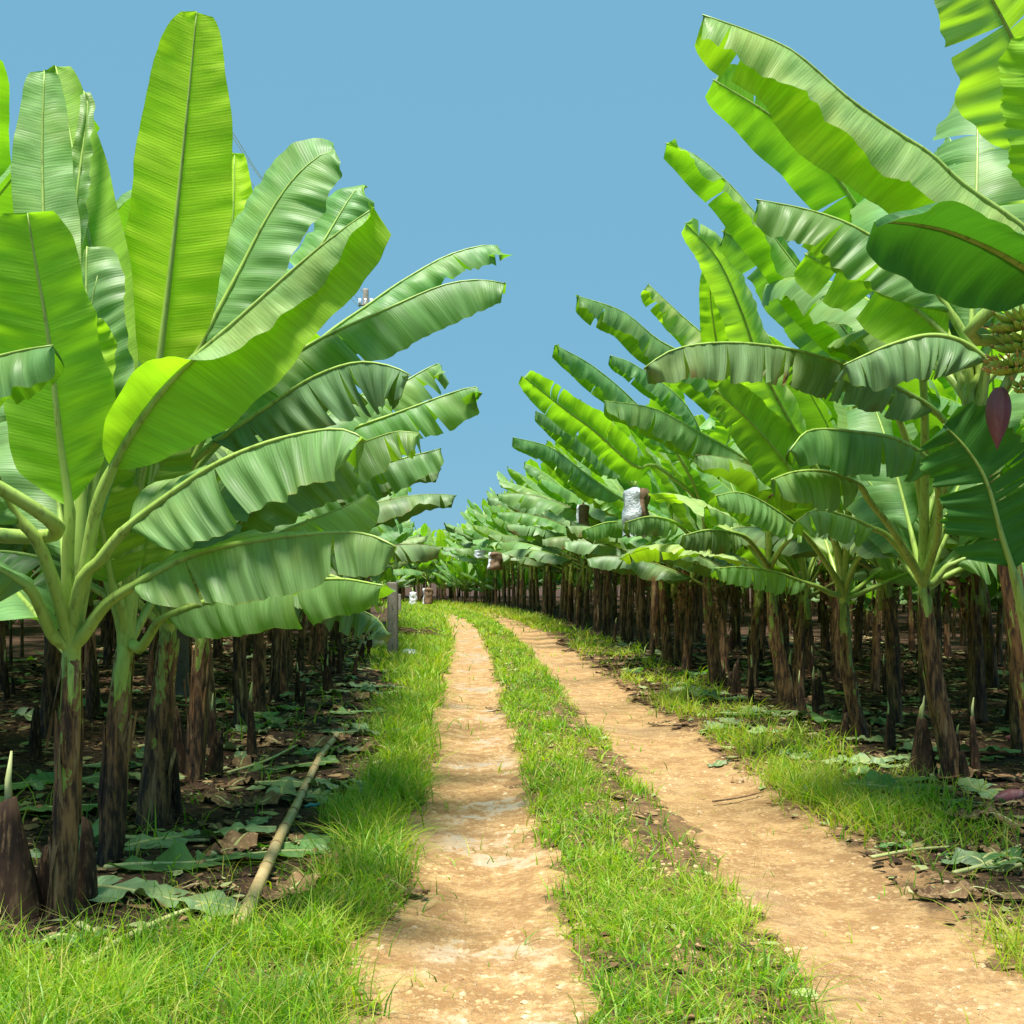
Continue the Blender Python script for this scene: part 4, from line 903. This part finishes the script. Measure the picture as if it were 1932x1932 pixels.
# utility pole and wires
py=36.0; px=(690-CX)/F*py; ptop=P(690,548,py).z
e=empty('utility_pole',(px,py,h1(px,py))); tag(e,'pale utility pole top showing above the left leaves','utility pole')
mb=MB(); n=8; tube(mb,[Vector((0,0,-.2)),Vector((0,0,ptop*.5)),Vector((0,0,ptop-.05)),Vector((0,0,ptop))],[.15,.11,.085,.07],14); mb.obj('pole_shaft',[M['concrete']],e)
mb=MB(); tube(mb,[Vector((-.2,0,ptop-.5)),Vector((0,-.1,ptop-.48)),Vector((.2,0,ptop-.5))],[.03,.03,.03],6); mb.obj('cross_arm',[M['concrete']],e)
for sx in (-.17,.17,0):
    mb=MB(); tube(mb,[Vector((sx,-.05,ptop-.48)),Vector((sx,-.05,ptop-.42)),Vector((sx,-.05,ptop-.38)),Vector((sx,-.05,ptop-.3))],[.03,.06,.035,.05],8); mb.obj('insulator',[M['wire']],e)
for i,(dx,dz,u2,v2) in enumerate(((-.17,-.32,432,248),(.17,-.32,440,252),(0,-.7,447,300))):
    pts,_=catmull([Vector((px+dx,py,ptop+dz)),P(u2+85,v2+122,26),P(u2,v2,20),P(338,100+6*i,15.5)],30)
    mb=MB(); tube(mb,pts,[.008]*30,5); o=mb.obj('power_wire',[M['wire']]); tag(o,('upper thin wire','thin wire nearest the track','lowest thin wire')[i]+' running from the utility pole up behind the left leaves','wire','power wires')
x2,y2=(338-CX)/F*15.5,15.5; z2=P(338,92,15.5).z; e=empty('utility_pole',(x2,y2,h1(x2,y2))); tag(e,'nearer utility pole behind the tallest upright leaf on the left','utility pole')
mb=MB(); tube(mb,[Vector((0,0,-.2)),Vector((0,0,z2*.5)),Vector((0,0,z2-.05)),Vector((0,0,z2))],[.13,.11,.085,.07],14); mb.obj('pole_shaft',[M['concrete']],e)
# bunch covers
def bag(u,v,Y,w,h,mats,label,side2=None,sag=0.1,seed=1):
    c=P(u,v,Y); e=empty('bunch_cover',c-Vector((0,0,h/2))); tag(e,label,'bunch cover','plastic and paper covers over fruit bunches')
    rn=random.Random(seed)
    def body(a0,a1,z0,z1,gr=1.0):
        mb=MB(); n,m=14,16; vs=[]
        for i in range(n+1):
            f=z0+(z1-z0)*i/n; prof=(.18 if f>.97 else .55+.45*math.sin(math.pi*min(1,(1-f)*1.1+.1))**.6) if f>.8 else .95-.1*f
            for j in range(m+1):
                a=a0+(a1-a0)*j/m; r=w/2*prof*gr*(1+.08*math.sin(7*a+seed)+.30*mnoise.noise(Vector((math.cos(a)*1.6,math.sin(a)*1.6,f*4+seed))))
                vs.append((math.cos(a)*r,math.sin(a)*r,h*f+.03*math.sin(5*a+seed)*(1-f)))
        mb.add(vs,[(i*(m+1)+j,i*(m+1)+j+1,(i+1)*(m+1)+j+1,(i+1)*(m+1)+j) for i in range(n) for j in range(m)]); return mb
    body(0,6.2832,0,1).obj('cover',[M[mats[0]]],e)
    if len(mats)>1: body(*(side2 or (-1.2,1.0)),0,.97,1.06).obj('lining',[M[mats[1]]],e)
    mb=MB(); tube(mb,[Vector((0,0,h*.97)),Vector((.01,0,h*1.1)),Vector((-.05,.1,h*1.35))],[.02]*3,6); mb.obj('fruit_stalk',[M['rib']],e)
bag(1198,965,16.6,.36,.66,('bagsilver','bagbrown'),'large silver film cover with a dark side hanging under a leaf on the right',(-1.2,.3))
bag(1100,975,24,.26,.5,('bagbrown','plastic'),'brown bunch cover with a white edge under a bright leaf, right rows',(2.4,4.0),seed=4)
bag(934,1058,42,.5,.62,('bagbrown','plastic'),'brown paper bunch cover with white film above the bend',(2.4,3.9),seed=2)
bag(808,1124,60,.5,.8,('bagbrown','plastic'),'brown and white bunch cover hanging beyond the bend',(2.3,3.9),seed=6)
bag(779,1128,60,.4,.6,('plastic',),'small white bunch cover beyond the bend, left of the brown one',seed=7)
bag(906,1045,46,.5,.3,('plastic',),'white scrap of film over a bunch in the far right row',seed=8)
o=MB(); pts=[P(1456,905,13.2),P(1457,918,13.2),P(1458,935,13.2),P(1457,950,13.2)]; tube(o,pts,[.02,.055,.055,.012],12); b=o.obj('flower_bud',[M['bud']],R3.e,R3.o)

# ------------------------------------------------------------------ fallen leaves
def flat_leaf_proto(seed,L,hw,curl,mat='fallen',tears=3,twist=.3):
    rn=random.Random(seed); n=30; pts=[Vector((0,0,0))]; a=rn.uniform(-.2,.2)
    for i in range(12):
        a+=rn.uniform(-.12,.12)*twist*3; pts.append(pts[-1]+Vector((math.cos(a),math.sin(a),0))*L/12)
    pts=[p+Vector((-L/2,0,.02+.03*math.sin(i*.8+seed)*curl)) for i,p in enumerate(pts)]
    bp,Lb=catmull(pts,n)
    mb=leaf(bp,Lb,hw,[(0,1,.12+curl*.5),(0,1,.1),(0,1,.3*curl)],[(0,-1,.05),(0,-1,.4*curl),(0,-1,.1)],(0,0,1),rn,nrow=n,ns=4,tears=tears,ruffle=.10+.12*curl,pleat=.012,cup=(10,-30),wob=14,jit=.15)
    # settle so that nothing sinks far below the soil
    mb.v=[(x,y,max(z,.004+.012*abs(math.sin(x*23+y*31)))) for x,y,z in mb.v]
    rb_=MB(); tube(rb_,bp,[.014-.010*i/(n-1) for i in range(n)],6)
    return mb.mesh('blade',[M[mat]]), rb_.mesh('midrib',[M['stalk']])
FP=[flat_leaf_proto(200+i,L,hw,cu,mt,te) for i,(L,hw,cu,mt,te) in enumerate(((1.0,.17,.4,'fallen',3),(.7,.14,.8,'fallen',4),(1.3,.2,.3,'leaf',2),(.5,.12,1.0,'fallen',2),(.8,.1,1.2,'dry',4),(.45,.09,.7,'leaf',2)))]
def fallen(x,y,rz,sc,i,label,grp='fallen banana leaves on the ground'):
    e=empty('fallen_leaf',(x,y,h1(x,y)+.012),rz); e.scale=(sc,)*3; e.rotation_euler=(prn.uniform(-.06,.06),prn.uniform(-.06,.06),rz); tag(e,label,'fallen leaf',grp)
    link('blade',FP[i][0],e); link('midrib',FP[i][1],e)
for u,v,rz,sc,i,lab in ((300,1700,.15,1.0,0,'flat green fallen leaf lying across the grass beside the nearest left stem'),(430,1640,.5,1.0,2,'broad fallen leaf under the bamboo cane on the left'),
  (610,1490,.1,1.0,0,'pale green fallen leaf lying across the middle of the bamboo cane'),(690,1385,.2,1.0,0,'long pale fallen leaf at the far end of the bamboo cane'),(720,1310,.3,.9,1,'grey-green fallen leaf on the left verge, toward the posts'),
  (740,1675,-.3,.65,4,'wilted brown leaf scrap at the left edge of the wheel track'),(485,1560,1.2,.5,3,'small upturned pale leaf piece left of the bamboo cane'),(540,1465,.6,.8,2,'dark green fallen leaf behind the bamboo cane'),
  (130,1795,.1,.75,5,'green leaf piece in the grass at the lower left'),(1365,1325,.2,.9,1,'crumpled pale green leaf on the right verge'),(1335,1385,.3,.5,5,'bright green leaf piece at the right edge of the wheel track'),
  (1355,1440,.7,.55,3,'upright grey-green leaf scrap beside the right wheel track'),(1255,1365,.0,.5,4,'dry leaf scrap on the edge of the right wheel track'),(1560,1502,.1,.6,1,'wilted leaf in the grass tuft on the right verge'),
  (1740,1500,.05,.9,2,'dark folded leaf at the foot of the nearest right stem'),(1840,1625,.0,.75,5,'bright green leaf blade on the bare soil at the right'),(1925,1638,.15,.8,5,'bright green leaf blade cut by the right edge of the picture'),
  (1690,1600,.2,.6,5,'small green leaf on a stalk at the soil edge on the right'),(1880,1560,-.6,.9,4,'dry tan curled leaf on the soil at the right edge'),(1830,1690,.1,.8,4,'crumbled tan dry leaf near the lower right verge'),
  (1500,1430,.4,.5,1,'leaf scrap between grass and sucker stubs on the right'),(945,1338,.1,.5,4,'dark dry leaf on the inner edge of the left wheel track'),(40,1555,.05,1.0,2,'fallen leaf on the soil at the far left edge'),(1800,1430,.1,1.0,0,'pale fallen leaf behind the nearest right stem'),(1260,1240,.1,.8,5,'bright yellow-green leaf piece in the far right verge')):
    x,y=GP(u,v); fallen(x,y,rz,sc,i,lab)
for n in range(240):
    side=-1 if n%2 else 1; y=6+24*prn.random()**1.3; s=side*prn.uniform(1.9,9.0) if n%3 else side*prn.uniform(1.7,3.5); x=float(c_of(y))+s
    if abs(x)<.42*y+.3: fallen(x,y,prn.uniform(0,6.28),prn.uniform(.45,1.05),prn.choice([0,1,2,3,4,4,4,5,3]),'fallen leaf scattered on the dark soil of the %s block'%('left' if side<0 else 'right'))
for n in range(80):
    side=-1 if n%2 else 1; y=prn.uniform(6 if side<0 else 5,15); x=float(c_of(y))+side*prn.uniform(2.0 if side<0 else 1.9,4.6)
    if abs(x)<.42*y+.2: fallen(x,y,prn.uniform(0,6.28),prn.uniform(.35,.8),prn.choice([4,4,4,1,3,0]),'dry leaf scattered near the front stems of the %s block'%('left' if side<0 else 'right'))
# long pale stalk and loose stalks
def stalk(pxs,r0,r1,label,mat='stalk',seed=0):
    pts=[]
    for u,v in pxs: x,y=GP(u,v); pts.append(Vector((x,y,h1(x,y)+.03)))
    p,_=catmull(pts,24); mb=MB(); tube(mb,p,[r0+(r1-r0)*i/23 for i in range(24)],8,flat=.7); o=mb.obj('cut_stalk',[M[mat]],None,p[0]); tag(o,label,'leaf stalk','cut leaf stalks lying on the ground')
stalk([(155,1840),(230,1790),(330,1745),(420,1715)],.020,.012,'long pale green stalk lying in the grass at the lower left')
stalk([(235,1602),(320,1606),(395,1600)],.018,.014,'yellow stalk lying across the soil behind the second left stem')
stalk([(150,1768),(185,1785),(205,1795)],.020,.012,'short curled yellow stalk at the foot of the nearest left stem')
stalk([(1645,1625),(1720,1612),(1790,1608)],.016,.010,'brown stalk with a green blade on the right soil')
stalk([(1800,1658),(1860,1640),(1925,1610)],.016,.009,'pale stalk pointing to the lower right corner')
stalk([(1860,1540),(1900,1570),(1932,1590)],.03,.02,'thick tan dry stalk at the right edge','dry')
stalk([(1345,1510),(1400,1503),(1440,1496)],.010,.006,'thin dark stick on the right wheel track','twig')
stalk([(430,1480),(500,1455),(560,1420)],.016,.010,'pale stalk running toward the bamboo cane')
x,y=GP(1905,1530); bud('fallen_flower_bud',(x,y,h1(x,y)),.26,.05,'purple flower bud lying on the soil at the right edge','fallen purple flower buds',.15,.3)
x,y=GP(1925,1418); bud('fallen_flower_bud',(x,y,h1(x,y)),.26,.05,'purple flower bud farther back at the right edge','fallen purple flower buds',.1,2.7)
x,y=GP(1455,1772); bud('dry_husk',(x,y,h1(x,y)),.06,.014,'small dark husk on the right wheel track',None,.0,2.8); o=bpy.data.objects['dry_husk']; o.data.materials[0]=M['twig']; o['category']='husk'
x,y=GP(1392,1470); blob('stone',M['rock'],x,y,.05,.05,.045,5,'single pale stone on the right verge','stone',.01)

# ------------------------------------------------------------------ numpy meshes: grass, gravel, litter
def np_mesh(name,V,Q,tone,mat,label,cat):
    me=bpy.data.meshes.new(name); me.vertices.add(len(V)); me.vertices.foreach_set('co',V.astype(np.float32).ravel())
    k=Q.shape[1]; me.loops.add(Q.size); me.loops.foreach_set('vertex_index',Q.astype(np.int32).ravel())
    me.polygons.add(len(Q)); me.polygons.foreach_set('loop_start',np.arange(0,Q.size,k,dtype=np.int32)); me.polygons.foreach_set('loop_total',np.full(len(Q),k,dtype=np.int32))
    me.update(calc_edges=True); a=me.attributes.new('tone','FLOAT','POINT'); a.data.foreach_set('value',tone.astype(np.float32))
    me.materials.append(mat); o=link(name,me); tag(o,label,cat,kind='stuff'); return o
def blades(x,y,h,w,tone,bend,az=None):
    n=len(x); az=nrg.uniform(0,2*np.pi,n) if az is None else az; fa=nrg.uniform(0,2*np.pi,n)
    z=H(x,y)-.01; S=4; V=np.zeros((n,S,2,3)); tn=np.zeros((n,S,2))
    for i in range(S):
        f=i/(S-1); r=bend*h*f**1.8; hz=h*(f-.35*bend*f**2.2); ww=w*(1-f**1.6*.95)*.5
        cx=x+np.cos(az)*r; cy=y+np.sin(az)*r
        for j,sg in ((0,-1),(1,1)):
            V[:,i,j,0]=cx+np.cos(fa)*ww*sg; V[:,i,j,1]=cy+np.sin(fa)*ww*sg; V[:,i,j,2]=z+hz
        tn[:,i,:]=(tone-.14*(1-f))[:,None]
    b=np.arange(n)[:,None]*S*2
    Q=np.concatenate([b+np.array([2*i,2*i+1,2*i+3,2*i+2]) for i in range(S-1)],0)
    return V.reshape(-1,3),Q,np.clip(tn.reshape(-1),0,1)
def grass_density(x,y):
    s=x-c_of(y); tm=track_mask(x,y); n=fbm(x,y,1.1,61); n2=fbm(x,y,3.5,71)
    cl=sst(.38,.54,fbm(x,y,5.5,95,3))
    d=np.zeros_like(x)
    cen=(1-sst(.36,.55,np.abs(s)))
    bare=sst(-.05,.18,s)*sst(5.6,6.6,y)*(1-sst(14,18,y))*sst(.34,.46,n)
    d=np.maximum(d,cen*(1-.9*bare)*np.where(y<6,.9,.85)*np.where(y<6.3,.45+.55*cl,.12+.88*cl))
    lo=-1.95-.25*(n-.5)*4 - np.clip((5.5-y)*2.5,0,2.6) - sst(17,24,y)*1.0
    lft=sst(0,.35,s-lo)*(1-sst(-1.27,-1.12,s))
    d=np.maximum(d,lft*(.15+.85*cl))
    rt=(.15+.85*sst(6.6,8,y))*sst(1.3,1.6,s)*(1-sst(2.2,2.7,s))*sst(.44,.58,n)*(.4+.6*cl)
    tuft=np.exp(-((s-1.66)/.27)**2-((y-8.8)/1.1)**2)*1.1
    tuft2=np.exp(-((s-1.55)/.25)**2-((y-4.9)/.5)**2)*.5
    far=sst(30,44,y)*(np.abs(s)<2.3)*.8
    d=np.maximum.reduce([d,rt*.4,tuft*(.5+.5*cl),tuft2,far])
    d=d*(1-.97*sst(.35,.75,tm)*(1-.35*sst(44,52,y)))
    d=np.maximum(d,.02*(np.abs(s)<2.6)*(n2>.6))
    d=np.maximum(d,.05*(np.abs(s)>2.0)*(np.abs(s)<4.2)*(n2>.62))
    return d
def scatter(x0,x1,y0,y1,n,dens,rel=True):
    y=nrg.uniform(y0,y1,n); x=nrg.uniform(x0,x1,n)+(c_of(y) if rel else 0)
    k=(nrg.random(n)<dens(x,y))&(np.abs(x)<.43*y+.5); return x[k],y[k]
VV=[];QQ=[];TT=[];base=0
def addg(x,y,h,w,tone,bend):
    global base
    V,Q,t=blades(x,y,h,w,tone,bend); VV.append(V); QQ.append(Q+base); TT.append(t); base+=len(V)
for (y0,y1,n,hs,ws) in ((3.6,6.5,80000,.12,.0075),(6.5,10,68000,.13,.0095),(10,17,70000,.14,.013),(17,30,60000,.14,.02),(30,76,60000,.16,.036)):
    x,y=scatter(-4.0,2.8,y0,y1,n,grass_density); s=x-c_of(y)
    hv=fbm(x,y,2.5,81); hh=hs*(.45+1.1*hv)*nrg.uniform(.35,1.6,len(x))*np.where(s<-1.1,1.45,np.where(s>1.2,1.35,.85))
    tone=np.clip(.52+.30*(fbm(x,y,1.3,91)-.5)*3+nrg.normal(0,.22,len(x))-(.06*(s<-1.1))+.13*(s>1.2),0,.88)
    dry=nrg.random(len(x))<np.where(s>1.2,.34,np.where(s<-1.2,.2,.14)); tone=np.where(dry,nrg.uniform(.84,1,len(x)),tone)
    addg(x,y,hh,ws*nrg.uniform(.6,1.4,len(x)),tone,nrg.uniform(.15,1.7,len(x)))
# tall seed stalks
x,y=scatter(-4.0,-1.2,3.6,8,5200,lambda a,b:grass_density(a,b)*.5); addg(x,y,nrg.uniform(.16,.34,len(x)),np.full(len(x),.0028),nrg.uniform(.6,.93,len(x)),nrg.uniform(.1,.6,len(x)))
for q in range(150):
    cy_=nrg.uniform(4.0,9.5); cx_=float(c_of(cy_))+(nrg.uniform(-2.9,-1.35) if q%4 else nrg.uniform(1.35,2.3))
    if grass_density(np.array([cx_]),np.array([cy_]))[0]<.25: continue
    m_=int(nrg.uniform(14,40)); x=cx_+nrg.normal(0,.035,m_); y=cy_+nrg.normal(0,.035,m_)
    addg(x,y,nrg.uniform(.12,.30,m_),nrg.uniform(.004,.009,m_),np.clip(nrg.normal(.5,.2)+nrg.normal(0,.12,m_),0,1),nrg.uniform(.2,1.3,m_))
x,y=scatter(1.2,2.6,7,11,900,lambda a,b:grass_density(a,b)*.4); addg(x,y,nrg.uniform(.15,.32,len(x)),np.full(len(x),.0035),nrg.uniform(.5,.9,len(x)),nrg.uniform(.1,.6,len(x)))
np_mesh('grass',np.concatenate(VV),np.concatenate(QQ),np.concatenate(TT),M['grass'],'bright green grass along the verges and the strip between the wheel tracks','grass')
print('grass quads',sum(len(q) for q in QQ))
# pebbles
def pebbles():
    n=52000; y=3.6+22*nrg.random(n)**2.0; x=nrg.uniform(-1.5,1.8,n)+c_of(y); tm=track_mask(x,y); s=np.abs(x-c_of(y))
    k=(nrg.random(n)<np.where(tm>.4,.55,.5))&(fbm(x,y,2.2,101)>.40); x=x[k];y=y[k];n=len(x)
    r=.0035+.017*nrg.random(n)**3.8; z=H(x,y)
    D=np.array([(1,0,0),(.3,.95,0),(-.8,.6,0),(-.8,-.6,0),(.3,-.95,0),(.5,.2,.75),(-.2,.5,.8),(-.3,-.45,.7)])
    Q=np.array([(0,1,5),(1,6,5),(1,2,6),(2,3,7),(2,7,6),(3,4,7),(4,0,5),(4,5,7),(5,6,7)])
    a=nrg.uniform(0,6.28,n); sc=np.stack([r*nrg.uniform(.8,1.6,n),r*nrg.uniform(.7,1.2,n),r*nrg.uniform(.4,.8,n)],-1)
    V=D[None]*sc[:,None]*(1+nrg.uniform(-.25,.25,(n,8,1))); ca,sa=np.cos(a)[:,None],np.sin(a)[:,None]
    W=np.stack([V[...,0]*ca-V[...,1]*sa+x[:,None],V[...,0]*sa+V[...,1]*ca+y[:,None],V[...,2]+z[:,None]-.001],-1)
    QQ=(Q[None]+np.arange(n)[:,None,None]*8).reshape(-1,3); np_mesh('gravel',W.reshape(-1,3),QQ,np.zeros(n*8),M['rock'],'small tan pebbles strewn along the dirt wheel tracks','gravel')
pebbles()
def litter():
    n=120000; y=4.2+26*nrg.random(n)**1.5; x=nrg.uniform(-9,9,n)+c_of(y); s=np.abs(x-c_of(y)); tm=track_mask(x,y)
    k=(np.abs(x)<.43*y+.4)&(nrg.random(n)<np.where(s>1.7,1.0,np.where(s<.45,.35,np.where(s>1.2,.8,.08))))&(tm<.5); x=x[k];y=y[k];n=len(x)
    L=.014+.13*nrg.random(n)**3.2*(.6+y/16); W_=L*nrg.uniform(.08,.55,n); a=nrg.uniform(0,6.28,n); z=H(x,y)+.004+nrg.random(n)*.012
    tl=nrg.uniform(-.3,.3,(n,2)); P6=[(-1,0,0),(-.4,1,.1),(.5,.9,.25),(1,0,.1),(.4,-1,-.05),(-.5,-.8,.2)]
    ca,sa=np.cos(a),np.sin(a); V=np.zeros((n,6,3))
    for i,(px,py_,pz) in enumerate(P6):
        lx=px*L/2*nrg.uniform(.7,1.2,n); ly=py_*W_/2*nrg.uniform(.6,1.3,n); V[:,i,0]=lx*ca-ly*sa+x; V[:,i,1]=lx*sa+ly*ca+y; V[:,i,2]=z+lx*tl[:,0]*.6+ly*tl[:,1]+pz*L*.25+.003
    Q=(np.array([[0,1,2,3],[0,3,4,5]])[None]+np.arange(n)[:,None,None]*6).reshape(-1,4)
    t=np.repeat(np.where(nrg.random(n)<.17,nrg.uniform(.86,1,n),nrg.uniform(0,.8,n)),6)
    np_mesh('leaf_litter',V.reshape(-1,3),Q,t,M['litter'],'brown and green scraps of dead leaf covering the dark soil','leaf litter')
litter()

# ------------------------------------------------------------------ light
sd=Vector((-.14,-.24,.94)).normalized(); elev=math.asin(sd.z)
w=bpy.data.worlds.new('World'); scene.world=w; w.use_nodes=True; nt=w.node_tree; nt.nodes.clear(); g=N(nt)
sky=g.n('ShaderNodeTexSky',sky_type='NISHITA',sun_disc=False,sun_elevation=elev,sun_rotation=math.atan2(sd.x,sd.y),air_density=1.0,dust_density=.3,ozone_density=2.0)
EXP=1.0
tgt=np.array((.188,.462,.665))/2**EXP
# clear even blue: constant blue with a faint trace of the physical sky
b1=g.n('ShaderNodeBackground',{0:sky.outputs[0],1:.006}); b2=g.n('ShaderNodeBackground',{0:(*[float(v) for v in tgt],1),1:.93})
ad=g.n('ShaderNodeAddShader',{0:b1.outputs[0],1:b2.outputs[0]}); wo=nt.nodes.new('ShaderNodeOutputWorld'); nt.links.new(ad.outputs[0],wo.inputs[0])
sl_=bpy.data.lights.new('sun','SUN'); sl_.energy=4.6; sl_.angle=R(16); sl_.color=(1,.95,.86); so=bpy.data.objects.new('sun',sl_); col.objects.link(so)
so.rotation_euler=(-sd).to_track_quat('-Z','Y').to_euler(); so.location=(0,0,30)
scene.view_settings.view_transform='Standard'; scene.view_settings.look='None'; scene.view_settings.gamma=1; scene.view_settings.exposure=EXP
scene.render.engine='CYCLES'
scene.cycles.max_bounces=4; scene.cycles.diffuse_bounces=2; scene.cycles.transmission_bounces=3; scene.cycles.glossy_bounces=2
